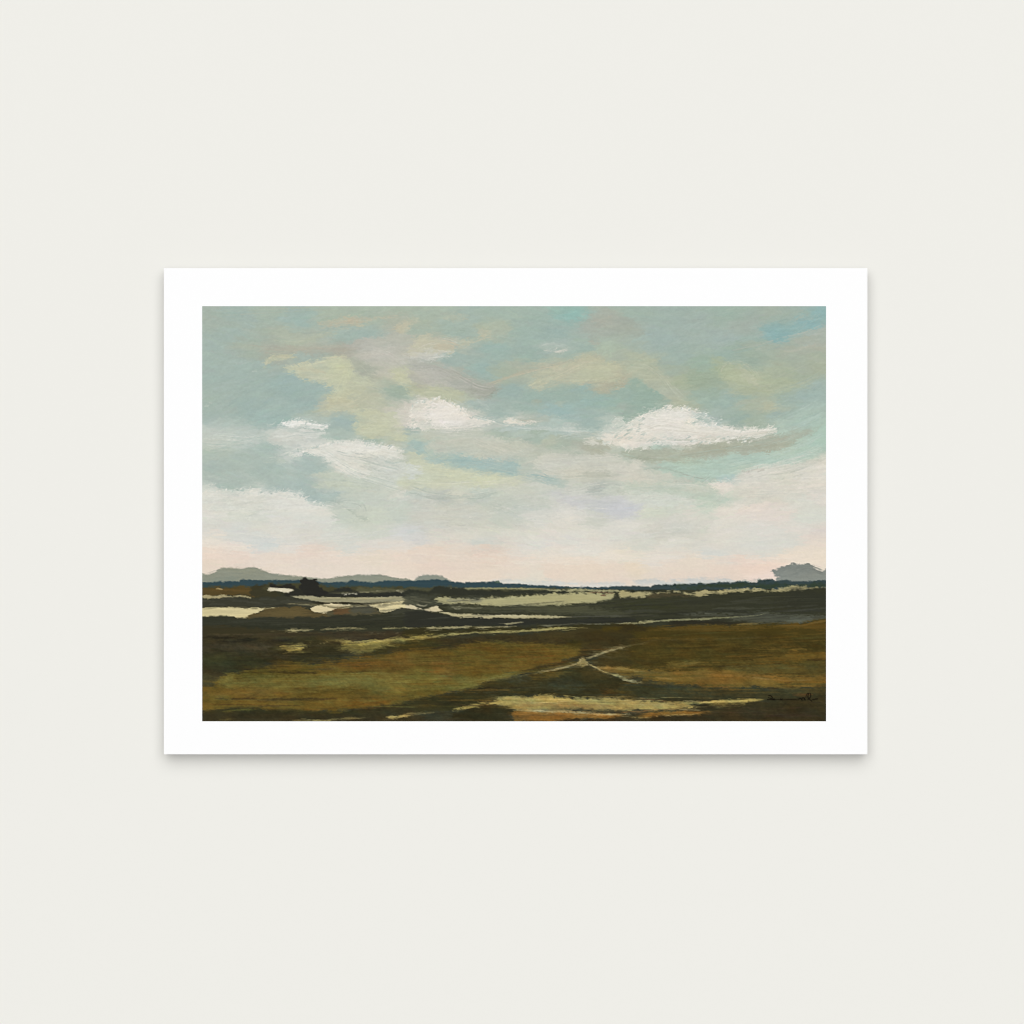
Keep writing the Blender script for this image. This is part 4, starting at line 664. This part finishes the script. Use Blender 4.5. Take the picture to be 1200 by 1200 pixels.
S('J',[790,28,900,35,1040,26,1160,14],[1.4],'CBBD83',.7,br=.3)
P('J',[1080,50,1140,30,1260,14,1400,30,1300,80,1200,70,1100,85,1040,100,860,118,830,108,960,95],'3A371F',1.2,.3,1.2)
# field
P('J',[-20,300,60,292,125,275,112,250,165,215,235,205,330,188,350,178,420,168,460,152,530,148,580,155,620,165,720,150,860,138,1000,116,1120,95,1200,82,1300,92,1400,80,1500,55,1600,35,1700,30,1850,40,2050,48,2160,70,2170,100,2050,138,1900,182,1760,232,1630,255,1540,296,1300,340,1200,370,1000,400,870,416,700,420,400,410,260,400,35,424,-20,424],'685929',1.3,.22,1.2,1)
for a in ([180,250,300,235,600,240,900,215,1200,230,1200,290,900,300,600,285,300,290,160,285],'77703B',.8),([125,255,180,222,230,225,200,265,140,270],'7F7940',.8),([60,310,200,300,400,300,560,320,420,345,200,340,80,335],'765F31',.7),([640,170,800,150,1000,125,1200,100,1200,190,1000,190,800,190,680,190],'6E5629',.85),([840,140,960,130,1020,150,960,180,860,170],'7B5727',.6),([860,380,940,355,1060,350,1120,360,1040,395,920,400],'7C5824',.75),([35,380,200,372,500,380,800,370,860,400,600,412,300,400,35,412],'6E5927',.8),([560,190,620,185,600,205,560,210],'5F5A28',.6),([230,205,400,200,640,208,640,235,400,238,240,240],'5A5024',.8),([960,260,1100,250,1200,265,1200,320,1040,325,960,300],'726B37',.6):
    P('J',a[0],a[1],2.5,.42,1.3,a[2])
for a in ([0,200,160,190,300,220,420,240,330,290,120,310,0,310],'6E6833',.75),([120,150,200,120,260,170,240,250,180,240],'77542A',.5),([140,230,200,225,210,255,150,262],'6C7646',.6),([300,60,500,55,800,60,940,80,840,110,600,100,340,100],'614F22',.8),([260,180,500,160,760,140,640,190,460,210,300,210],'6E5524',.7),([200,290,340,270,460,240,600,225,520,225,380,240,260,260],'7E7741',.8),([0,70,120,90,240,80,200,130,60,130,0,120],'6A5829',.7):
    P('K',a[0],a[1],2.5,.42,1.3,a[2])
dabs(2600,(237,745,968,845),24,2.,.5,.07,lambda x,y:-3,8,.22)
for x,y,l,c in ((100,352,200,'3B3120'),(280,356,200,'352C1E'),(440,354,180,'3A3020'),(600,352,190,'3B3020')): S('J',[x,y,x+l/2,y+3,x+l,y],[2,3,1.6],c,.9,rag=1,br=.15)
for x,y,l,c,w in ((240,203,160,'483D1E',2),(400,200,200,'3A331C',3),(560,205,130,'2F291C',3),(820,200,140,'453B20',3),(450,170,100,'4C431F',2.2),(780,345,180,'544820',2),(215,235,60,'4E441F',2),(1080,335,120,'4A4022',2),(840,318,130,'5C5026',1.6)): S('J',[x,y,x+l/2,y+4,x+l,y-1],[w*.6,w,w*.6],c,.8,rag=1,br=.2)
for x,y,l,c in ((460,340,640,'6E5A2B'),(560,270,200,'857A45'),(700,245,400,'7E743E'),(420,425,300,'5A4D24')): S('J',[x,y,x+l/2,y-4,x+l,y-6],[2,2],c,.5,rag=.9,br=.5)
for x,y,l,c in ((380,105,300,'54441E'),(300,150,360,'57481F'),(500,95,300,'4E401D'),(120,190,200,'7B6030'),(250,125,400,'6F5D29'),(420,75,420,'725F2A')): S('K',[x,y,x+l/2,y-6,x+l,y-2],[2,2.5,1.5],c,.6,rag=.9,br=.4)
# lower dark left
P('J',[-20,428,120,420,260,410,340,402,420,412,700,424,880,418,1010,402,1200,372,1300,342,1540,300,1640,255,1760,242,1850,214,1940,198,2150,170,2200,172,2300,212,2420,250,2420,345,1900,332,1740,342,1580,388,1450,418,1200,440,1200,520,-20,520],'37341F',1.1,.25,1)
P('J',[-20,440,200,432,700,440,1000,430,1200,410,1200,500,-20,500],'383322',2,.35,1.2,.8)
S('J',[160,424,240,416,340,412],[2,2],'6B6531',.8,rag=.9); S('J',[740,434,780,432,820,430],2.5,'5E5227',.8); S('J',[130,470,200,468],1.6,'6B6238',.7)
S('J',[540,474,640,473,700,475,790,471],[1.4,2,1.8],'A79C6C',.9); S('J',[790,467,850,463,900,461,945,457],[1.4,2.6,2],'8F8254',.9,rag=.8); 
S('J',[1068,455,1110,457,1160,450,1210,441],[2.5,4,3.4,2],'B8A66E',.95,rag=.7); S('K',[-10,437,60,435,130,430],[1.4,2,1.4],'8E835A',.85)
P('K',[540,255,620,235,700,230,690,258,600,262],'424536',2.4,.45,1.2,.8); P('K',[760,260,860,240,960,260,940,300,820,300],'3B4031',3,.45,1.2,.7)
P('K',[680,225,760,205,840,205,860,225,780,240,700,240],'5E5027',1.6,.35,1.4,.85); P('K',[1080,310,1180,305,1200,330,1100,335],'5A4524',2,.4,1.2,.8)
P('K',[960,190,1040,190,1140,220,1100,250,980,240],'433E24',2.5,.4,1,.8)
S('K',[340,296,420,292,560,290,640,292],[2,2.5,1.5],'26231A',.8); S('K',[150,318,260,304,400,262,440,248,560,232,640,205],[1.5],'8C8552',.45,br=.4)
# right of the fork
P('K',[940,-20,1240,-20,1240,60,1100,84,1010,118,960,90,960,40],'3B341F',2,.35,1,.9)
S('K',[640,196,740,176,840,155,960,120],[2,4,4,3],'3E341B',.8,rag=.7); S('K',[650,205,740,190,860,165,945,145],[3,4,3],'5C5025',.8)
P('K',[1010,140,1060,120,1240,80,1240,175,1100,172,1050,165],'423A20',1.6,.35,1,.9)
P('K',[1040,165,1100,175,1240,182,1240,240,1160,215,1080,195],'7B6636',1.2,.3,1.2,.9)
S('K',[1060,175,1120,180,1240,184],[1.6,2],'A08750',.8,br=.3)
S('K',[725,202,770,195,840,186],[2.2],'B5AB83',.9,rag=1,br=.35); S('K',[800,190,840,184,900,170,950,155],[1.6,2.6,2.2,1.6],'B1A782',.9,rag=.7,br=.2)
S('K',[995,122,1030,118,1060,102,1100,88,1150,76,1170,70,1240,56],[1.6,2.6,1.6,2.8,2.2,1.2],'A69C79',.85,rag=.7,br=.25)
S('K',[1000,155,1040,172,1080,198,1095,205],[1.6,2.4,1.8],'A79B70',.9,rag=.5); S('K',[1090,205,1140,214,1180,226,1200,238,1215,248],[2,2,3,3],'A39E78',.9,rag=.6)
P('K',[948,160,958,138,975,120,995,130,1003,150,990,172,965,176],'9C8E5E',.8,.22,1.2); S('K',[955,155,968,132,982,124],[2],'C9BC94',.8); S('K',[985,170,1002,150],[2],'C9BA90',.7)
S('L',[-10,238,30,250,70,258,110,267],[2.6,3.4,3,1.6],'BBB694',.92,rag=.6)
S('L',[-20,68,60,46,110,36,180,24,300,22,420,16,560,18,700,10,860,2],[1.4,1.8,1.5,1.2,1.2,1.3],'665A3C',.6,br=.4,rag=.8)
S('L',[-20,58,60,52,140,38],[1.5],'8A7E5A',.6)
for x,y,l,c,w in ((0,100,240,'3E361B',4),(60,35,300,'3D351D',4),(200,120,360,'4C421F',4),(380,60,400,'574A23',4),(0,150,240,'443C20',5),(540,120,300,'3F381D',4),(260,85,300,'5A4C23',3),(700,80,260,'5B4E24',3),(60,175,240,'4A4322',3)): S('L',[x,y,x+l/2,y-5,x+l,y+2],[w*.6,w,w*.6],c,.7,rag=.9,br=.3,soft=1.2)
P('L',[240,165,280,152,380,142,450,145,440,158,340,172,270,180],'736533',1.2,.3,1.3,.85); S('L',[330,152,380,156,440,150],2,'8A7A46',.7)
P('L',[-20,180,100,186,240,192,420,190,600,185,700,205,760,230,900,240,1160,220,1160,268,1040,288,860,294,700,285,560,290,400,285,240,265,120,240,40,218,-20,205],'77602D',1.3,.25,1.3,1)
P('L',[400,220,500,205,620,225,620,275,460,278,400,250],'806130',3,.45,1.2,.6); P('L',[560,190,760,160,1000,160,1160,150,1160,218,900,232,760,225,640,205],'5E542C',3,.45,1.3,.8)
P('L',[720,142,780,122,880,108,900,88,960,84,1040,92,1160,100,1160,132,1000,140,900,150,780,150],'745B28',1.6,.3,1.4,.85); S('L',[950,76,990,70,1030,78],[2.5],'866A33',.8)
P('L',[760,190,800,180,860,195,840,215,780,212],'606038',2,.4,1,.7)
S('L',[-20,186,80,196,140,205,160,212],[2.4,2.4,1.6],'97824B',.85,br=.2); S('L',[180,232,240,238,300,245],[1.6],'A58B56',.7,br=.3)
P('L',[860,250,960,245,1050,225,1160,230,1160,262,1000,280,880,278],'805F28',2,.4,1.2,.7)
for x,y,l,w in ((820,292,60,2.4),(910,285,70,3),(905,262,40,3),(1000,132,120,2),(840,155,50,2),(520,170,180,3),(360,172,140,2),(1090,275,60,5),(1060,135,90,2.4)): S('L',[x,y,x+l/2,y+2,x+l,y],[w*.6,w,w*.6],'3A2F1A',.8,rag=.9,br=.2)
P('L',[-20,275,60,262,130,270,230,285,400,292,600,296,860,302,1160,290,1160,360,800,362,400,375,220,370,100,350,-20,360],'3A3925',1.1,.3,1.1,1)
P('L',[180,300,340,290,520,300,500,330,300,335,180,325],'3B4030',3,.45,1.2,.6); P('L',[-20,300,60,300,80,335,-20,340],'4F4525',2.5,.4,1.2,.8)
P('L',[860,300,1160,285,1160,330,1000,325],'4E4528',2.5,.4,1.2,.8); S('L',[960,333,1000,332,1060,328],[2.4],'6B4A2B',.8)
P('L',[400,378,700,370,860,360,1160,352,1160,500,-20,500,300,450,440,435],'37321F',1.2,.3,1.1,1)
P('L',[-20,440,500,440,1160,420,1160,500,-20,500],'38311F',2,.35,1.2,.8)
# pale track along the bottom
P('K',[232,420,260,408,330,394,400,378,480,366,505,345,545,335,600,340,640,350,740,332,800,342,900,352,1050,355,1250,360,1350,360,1470,378,1650,382,1600,398,1520,410,1400,415,1250,414,900,402,740,412,620,414,560,402,500,386,430,390,350,406,290,416,250,424],'A4955D',1.1,.2,1.4,1)
P('K',[640,372,800,378,1000,388,1240,392,1240,412,900,402,700,408,600,400],'9A8656',2,.38,1.4,.85)
for x,y,l,c,w in ((500,345,140,'BFB17A',1.4),(560,362,400,'B9AA70',2),(720,336,100,'B8AA74',1.4),(820,362,420,'BCAD74',2),(1000,372,300,'BFAE76',2.5),(300,404,160,'C4B67C',2),(640,392,200,'8B7547',2.4),(900,392,260,'A78D60',2.2)): S('K',[x,y,x+l/2,y-1,x+l,y+2],[w*.6,w,w*.7],c,.8,rag=.9,br=.3)
P('L',[-20,362,100,362,200,376,380,382,360,392,240,402,100,412,-20,412],'A79963',1.1,.22,1.3,.95); S('L',[-20,375,120,382,300,388],[3,3.4,2],'BDAF80',.5,br=.3)
S('L',[90,352,150,358,240,366],[2,2],'9E6D40',.6,br=.3); S('L',[200,378,300,372,400,376],[2],'A39862',.8,br=.3)
S('L',[400,378,480,373,560,369,640,368,720,361,800,357],[2,3.6,4.4,4.2,3.6,2.4],'B3A466',1,rag=.6); S('L',[420,374,520,369,640,366],[1.2],'CBBE8C',.7)
P('L',[470,382,560,376,650,376,700,380,640,392,540,396],'847644',1.1,.3,1.2,.85); S('L',[385,388,440,394,520,402],[4,5,3],'2A2518',.9)
P('K',[570,430,640,420,900,430,1240,444,1320,432,1400,422,1560,416,1650,420,1700,430,1640,440,1540,446,1460,450,1390,462,1330,460,1260,446,1160,455,1100,468,1000,462,900,472,700,476,600,480],'84622F',1,.22,1.2,1)
P('K',[640,435,900,440,1000,450,860,465,660,465],'8C6935',2.5,.42,1.3,.7)
S('K',[600,416,700,420,860,426,1000,434,1100,442,1240,440],[2,2.6,2.6,2],'C6B78D',.95,rag=.7); S('K',[620,408,760,412,900,416],[2.5],'8D8A63',.7)
S('L',[20,448,80,460,150,458,200,450,300,445,400,440,440,432],[1.6,2,1.6],'B79B66',.85,rag=.7); S('L',[-10,430,80,424,200,414,300,410],[1.6],'AE7F4C',.7,br=.3)
P('K',[380,400,420,388,470,388,540,400,590,420,585,440,560,450,560,480,300,480,240,440],'322F1D',1,.25,1)
P('K',[840,475,940,464,1060,470,1200,448,1240,452,1240,482,840,482],'3A2F1C',.8,.22,1)
P('L',[-20,452,40,462,150,462,260,450,400,444,460,436,460,482,-20,482],'37301F',.8,.22,1)
for x,y,l,c in ((500,430,300,'413A27'),(800,450,300,'3F3328'),(560,400,260,'3A3522'),(880,400,240,'443D24'),(1000,372,150,'4A4228')): S('L',[x,y,x+l/2,y-4,x+l,y],[3,4,3],c,.7,rag=.8,br=.35,soft=1)
drag(738, 846, 3.4, .9, 4, 1.3, 310); dabs(800,(237,742,968,845),34,3.4,.3,.05,lambda x,y:-3,19,.2)
dabs(2300,(237,724,968,845),16,1.3,.4,.06,lambda x,y:-2,9,.2); dabs(900,(237,690,968,724),9,.9,.35,.05,lambda x,y:-1,29,.15); scumble(700, 735, 846, lambda x, y: -4, 6, 10, .8, 1.5, .6, 402)
drag(666, 700, 1.5, .9, 2, 1.3, 313); C[:] = np.where(((Y > 664) & (X > 0))[..., None], np.stack([blur(C[..., i], .3) for i in range(3)], -1), C)
for a in (
 ('K',[725,202,800,192,880,175,950,155],2.2,['BBB18C','A79D78'],24,.6),('K',[985,128,1030,116,1100,90,1160,74],2.2,['B5AB86','9C9270'],22,.55),
 ('K',[1000,155,1080,198,1180,226,1230,240],2.4,['B3A97F','9E9468'],28,.7),('L',[-10,240,40,252,110,266],3,['C6C19F','B3AD8A'],20,.75),
 ('K',[560,238,640,222,700,210,760,198],2.5,['8F8A62','5C5A3A','7A7450'],10,.35),('K',[860,335,940,345,1050,352,1200,356],4,['A3945C','C0B27C'],20,.5),
 ('G',[500,275,640,278,800,300,900,285,1200,262],3,['8A8468','D2C9A8','54503A'],40,.5),('G',[20,300,150,292,300,300,460,296],3,['B8AF8D','55523C'],30,.5),
 ('G',[640,250,800,246,1000,250,1200,245],5,['B5AE92','87846C','9C977C'],50,.5),('G',[740,212,900,212,1100,204,1200,206],4,['34342B','8E8A70','4B4A36'],40,.5),
 ('H',[0,250,100,262,200,280,260,296],8,['3A3B30','6C6B57','8A8870'],40,.5),('G',[20,452,300,452,600,446,1200,436],6,['2E2A20','463F2E','554B33'],70,.5),
 ('K',[950,165,965,135,985,128],5,['B2A678','C3B78E','8C7F54'],10,.7),('K',[968,128,990,145,998,165],4,['B8AC80','93865A'],8,.7),
 ('K',[500,350,700,352,1000,362,1240,370],7,['B4A570','9A8B52','AA9B62'],60,.6),('K',[560,385,800,385,1000,395,1240,400],7,['96804F','A8935B','8B7547','AD8F5E'],50,.6),
 ('L',[-20,375,150,382,400,385],8,['AEA06A','978752','B6A978'],40,.6),('L',[400,378,560,370,800,358],4,['BFB173','A4955A'],20,.65),
 ('K',[240,416,350,396,480,375,560,355],4,['BDAE72','A39459'],24,.65),('K',[600,440,900,440,1240,450],7,['9A743C','84602E','A27F48'],50,.55),
 ('J',[120,265,300,245,600,240,1000,230,1200,240],16,['827C45','6A6232','7A6C36','6E6E3A'],90,.5),('J',[400,165,700,165,1000,130,1200,100],16,['6E5728','7E5E2C','61501F'],70,.5),
 ('J',[40,385,300,385,700,390,1000,360,1200,330],14,['7B6730','6A4F24','71602C'],80,.5),('K',[0,110,300,90,600,90,950,90],18,['6F5E2A','5C4A20','74552A'],90,.5),
 ('K',[0,290,300,260,500,235,640,205],10,['7E7842','6A6133','706A38'],60,.5),('K',[0,180,300,170,600,160,850,125],24,['6C5A28','7A5529','5F5326'],90,.5),
 ('L',[60,200,300,210,600,215,900,240,1142,240],14,['866730','6E5827','7F6433','8A7040'],110,.55),('L',[200,165,400,150,600,150,800,130,1142,110],12,['66562A','4B4120','735C2A'],70,.5),
 ('L',[0,120,300,100,700,80,1142,70],26,['4A3F1D','5A4B23','3C3319'],110,.5),('L',[560,185,800,180,1142,185],12,['5E5B33','6A5A2C','545031'],60,.5),
 ('I',[120,420,500,405,900,402,1142,395],8,['64542A','534620','6B5022'],70,.5),('I',[0,500,400,480,800,490,1142,480],18,['4C4220','5C4E25','3E361B'],90,.5),
 ('I',[0,290,300,280,700,260,1142,250],20,['404132','2E2F27','484839','37382C'],110,.5),('I',[300,340,600,330,900,345,1142,355],9,['5B5D50','3A3B31','6A6D60'],70,.5),
 ('G',[20,385,400,380,800,375,1200,370],12,['3C3D31','2B2C24','414236'],90,.5),('J',[20,70,200,80,400,100,600,110],16,['47412F','2E2A1E','3C3B28'],80,.5),
 ('H',[420,262,700,250,1000,240,1130,240],7,['BBB895','A09D7C','B1AE8B'],60,.5),('H',[260,300,600,305,900,310,1200,300],10,['56563F','3F4033','5E5E48'],70,.5),
 ('L',[0,310,400,320,800,330,1142,320],14,['45432B','363624','4F4528'],90,.5),('L',[450,420,800,420,1142,400],16,['423B27','2D2719','4A3C2C'],80,.5),
 ('K',[320,320,600,300,900,290,1200,290],16,['44432F','30301F','4A4329','3D4234'],90,.5),('K',[0,400,200,380,380,350],12,['403B26','2D2A1B'],40,.5),
 ('I',[880,115,960,90,1040,70,1130,100],12,['7C817A','959A92','898E86','757A74'],60,.5),('G',[60,125,150,100,300,98,440,125],8,['9A9C8C','868B7E','8F9384'],50,.45)):
    bristles(*a, w=.8)
r = np.random.RandomState(77)
def marks(n, x0, y0, x1, y1, cols, l0, l1, w0, w1, a):
    for i in range(n):
        x = r.uniform(x0, x1); y = r.uniform(y0, y1); l = r.uniform(l0, l1); sl = (y-770)*.0009-.03
        TILE['Z'] = (0, 0, 1.0)
        S('Z', [x, y, x+l/2, y+l*sl/2+r.normal(0, .3), x+l, y+l*sl], [r.uniform(w0, w1)]*2, cols[r.randint(len(cols))], a*r.uniform(.5, 1), rag=.9, br=.45)
marks(70, 237, 700, 940, 735, ['2A2B24', '42443A', '30302A', '4B4C42'], 20, 70, .9, 2, .55)
marks(60, 250, 795, 600, 828, ['7E7A42', '5B4D24', '80622C', '6A5A2B', '544621'], 20, 80, .8, 1.8, .5)
marks(60, 420, 755, 660, 790, ['7A6A35', '54431D', '7B5626', '5E4E24', '48391A'], 20, 80, .8, 1.8, .5)
marks(110, 700, 742, 955, 812, ['5A4A22', '3B3119', '6B5527', '4A4020', '54502B', '7A5F2C'], 20, 80, .8, 2, .5)
marks(60, 237, 750, 400, 785, ['2B281D', '46412F', '3B3A26', '332E20'], 15, 50, .8, 2, .5)
marks(60, 250, 820, 968, 845, ['2B281D', '46402A', '3A3823', '4A3C28'], 15, 60, .8, 1.6, .45)
marks(40, 590, 785, 760, 815, ['2E2C1E', '4A4A33', '433D25', '3B4033'], 15, 50, .8, 1.8, .5)
marks(26, 600, 815, 820, 832, ['C8BC85', '9A8553', 'D0C79A', '8C7A4A'], 15, 50, .7, 1.4, .5)
mot = (noise(34, 9, -6, 210)-.5)*.16+(noise(6, 4, 20, 211)-.5)*.12+(noise(2.6, 1.3, 0, 212)-.5)*.09
hue = (noise(22, 8, 10, 213)-.5)[..., None]*np.array([.10, -.01, -.12])
fld = np.clip((Y-738)/10, 0, 1)
C[:] = C*(1+(mot*fld)[..., None])*(1+hue*fld[..., None])
skm = (noise(5, 2.2, -20, 214)-.5)*.02+(noise(14, 5, -20, 215)-.5)*.018
C[:] = C*(1+(skm*(Y < 600))[..., None])
sh = np.stack([C[..., i]-blur(C[..., i], 1.3) for i in range(3)], -1)
C[:] = np.clip(C+np.clip(sh*np.where(Y < 664, .85, .5)[..., None], -.05, .05), 0, 1)
# signature scrawl
for p,w in (([240,182,270,178,292,196,300,212],1.6),([235,205,262,212,300,222],1.3),([215,236,250,236,290,232,330,240],1.7),([300,228,318,238,334,238,325,226,306,224],1.7),([330,238,370,232,410,236,440,222,430,238,480,236,560,232,660,236],1.15),([410,222,425,240],1.8),([660,236,688,214,706,226,722,246],1.6),([700,244,728,204,742,216,762,240],1.5),([738,238,762,196],1.0),([775,206,772,180,790,152,806,146,802,170,796,196,806,216,826,204,836,176,832,152,818,140],1.5),([790,238,812,222,836,204],1.2),([806,216,826,236,846,254,858,256],1.4),([850,238,880,236,910,226,940,222],1.5)): S('M',p,w,'14110B',.88,rag=.2,soft=.1,var=0,taper=.05)
# bristle marks over everything
C = C*(1+((noise(9,1.6,0,201)-.5)*.013+(noise(2.2,1.5,0,202)-.5)*.026)[...,None])
C = np.clip(C+((noise(60,20,0,203)-.5)[...,None]*np.array([.014,.002,-.014])*C.mean(-1,keepdims=True)),0,1)
# ---------------------------------------------------------------- objects
def material(name, rgb, rough=.9, spec=.12):
    m = bpy.data.materials.new(name); m.use_nodes = True; b = m.node_tree.nodes['Principled BSDF']
    b.inputs['Base Color'].default_value = (*rgb, 1); b.inputs['Roughness'].default_value = rough
    b.inputs['Specular IOR Level'].default_value = spec
    return m
def lin(c): return np.where(c <= .04045, c/12.92, ((c+.055)/1.055)**2.4)
def hx(h): return tuple(float(v) for v in lin(np.array([int(h[i:i+2], 16) for i in (0, 2, 4)])/255.)/FULL)
def fine_grain(m, scale, amount, bump):
    nt = m.node_tree; b = nt.nodes['Principled BSDF']
    tc = nt.nodes.new('ShaderNodeTexCoord'); n = nt.nodes.new('ShaderNodeTexNoise')
    n.inputs['Scale'].default_value = scale; n.inputs['Detail'].default_value = 4
    nt.links.new(tc.outputs['Object'], n.inputs['Vector'])
    mp = nt.nodes.new('ShaderNodeMapRange'); mp.inputs['To Min'].default_value = 1-amount; mp.inputs['To Max'].default_value = 1+amount
    nt.links.new(n.outputs['Fac'], mp.inputs['Value'])
    mx = nt.nodes.new('ShaderNodeVectorMath'); mx.operation = 'SCALE'
    mx.inputs[0].default_value = b.inputs['Base Color'].default_value[:3]
    nt.links.new(mp.outputs['Result'], mx.inputs['Scale']); nt.links.new(mx.outputs[0], b.inputs['Base Color'])
    if bump:
        bp = nt.nodes.new('ShaderNodeBump'); bp.inputs['Strength'].default_value = bump; bp.inputs['Distance'].default_value = .0003
        nt.links.new(n.outputs['Fac'], bp.inputs['Height']); nt.links.new(bp.outputs[0], b.inputs['Normal'])
WALL_T, SHEET_T = 'EFEEE8', 'FEFEFE'
m_wall = material('wall_paint', hx(WALL_T), 1., 0.); fine_grain(m_wall, 90, .002, 0)
m_paper = material('white_paper', hx(SHEET_T), 1., 0.)
m_block = material('added_backing', (.045, .042, .038), .95, .05)  # kept dark so the added backing bounces little light onto the wall

def link(o, parent=None):
    scene.collection.objects.link(o)
    if parent: o.parent = parent
    return o
def box(name, x0, x1, y0, y1, z0, z1, mat, parent=None, bevel=0, loc=(0, 0, 0)):
    import bmesh
    bm = bmesh.new(); bmesh.ops.create_cube(bm, size=1)
    for v in bm.verts:
        v.co = ((x0+x1)/2+v.co.x*(x1-x0)-loc[0], (y0+y1)/2+v.co.y*(y1-y0)-loc[1], (z0+z1)/2+v.co.z*(z1-z0)-loc[2])
    if bevel: bmesh.ops.bevel(bm, geom=bm.edges[:], offset=bevel, segments=2, affect='EDGES')
    me = bpy.data.meshes.new(name); bm.to_mesh(me); bm.free(); me.materials.append(mat)
    return link(bpy.data.objects.new(name, me), parent)

wall = box('wall', -6, 6, 0, .1, -5, 5, m_wall); wall['kind'] = 'structure'

STAND = .0195                               # how far the face of the sheet stands off the wall
sx0, sx1, sz0, sz1 = at_x(192), at_x(1016.5), at_z(884), at_z(314.2)
# keep the outline right for the eye: the face is STAND nearer than the wall
K = (DIST-STAND)/DIST
sx0, sx1, sz0, sz1 = sx0*K, sx1*K, sz0*K, sz1*K
base = ((sx0+sx1)/2, 0, sz0)
pr = bpy.data.objects.new('art_print', None); link(pr); pr.location = base; pr.empty_display_size = .1
pr['label'] = 'white bordered landscape print, cloudy sky over dark fields, mounted on off-white wall'
pr['category'] = 'art print'
box('paper_sheet', sx0, sx1, -STAND, -STAND+.0006, sz0, sz1, m_paper, pr, .0002, base)
box('added_backing', sx0+.0012, sx1-.0012, -STAND+.0008, 0., sz0+.0012, sz1-.0012, m_block, pr, .0004, base)  # unseen block, added to fill the gap and keep bounced light off the wall

# the printed picture: a fine sheet of ink on the paper, every sample of it coloured by the brushwork above
KP = (DIST-STAND-.0003)/DIST
xs = np.array([at_x(PX0+(i)*(PX1-PX0)/(NX-1)) for i in range(NX)])*KP-base[0]
zs = np.array([at_z(PY0+(j)*(PY1-PY0)/(NY-1)) for j in range(NY)])*KP-base[2]
co = np.empty((NY, NX, 3), np.float32); co[..., 0] = xs[None]; co[..., 1] = -STAND-.0003; co[..., 2] = zs[:, None]
jj, ii = np.meshgrid(np.arange(NY-1), np.arange(NX-1), indexing='ij')
a = jj*NX+ii
quads = np.stack([a, a+NX, a+NX+1, a+1], -1).reshape(-1).astype(np.int32); nq = len(quads)//4
me = bpy.data.meshes.new('painted_landscape')
me.vertices.add(NX*NY); me.vertices.foreach_set('co', co.reshape(-1))
me.loops.add(nq*4); me.loops.foreach_set('vertex_index', quads)
me.polygons.add(nq); me.polygons.foreach_set('loop_start', np.arange(0, nq*4, 4, dtype=np.int32))
me.update(calc_edges=True)
at = me.color_attributes.new('brushwork', 'FLOAT_COLOR', 'POINT')
rgba = np.ones((NY, NX, 4), np.float32); rgba[..., :3] = lin(np.clip(C, 0, 1))/FULL
at.data.foreach_set('color', rgba.reshape(-1))
m_art = material('printed_ink', (.5, .5, .5), 1., 0.)
nt = m_art.node_tree; ca = nt.nodes.new('ShaderNodeVertexColor'); ca.layer_name = 'brushwork'
tc = nt.nodes.new('ShaderNodeTexCoord'); n = nt.nodes.new('ShaderNodeTexNoise'); n.inputs['Scale'].default_value = 900; n.inputs['Detail'].default_value = 2
nt.links.new(tc.outputs['Object'], n.inputs['Vector'])
mp = nt.nodes.new('ShaderNodeMapRange'); mp.inputs['To Min'].default_value = .975; mp.inputs['To Max'].default_value = 1.025
nt.links.new(n.outputs['Fac'], mp.inputs['Value'])
sc_ = nt.nodes.new('ShaderNodeVectorMath'); sc_.operation = 'SCALE'
nt.links.new(ca.outputs['Color'], sc_.inputs[0]); nt.links.new(mp.outputs['Result'], sc_.inputs['Scale'])
nt.links.new(sc_.outputs[0], nt.nodes['Principled BSDF'].inputs['Base Color'])
me.materials.append(m_art)
art = link(bpy.data.objects.new('painted_landscape', me), pr)
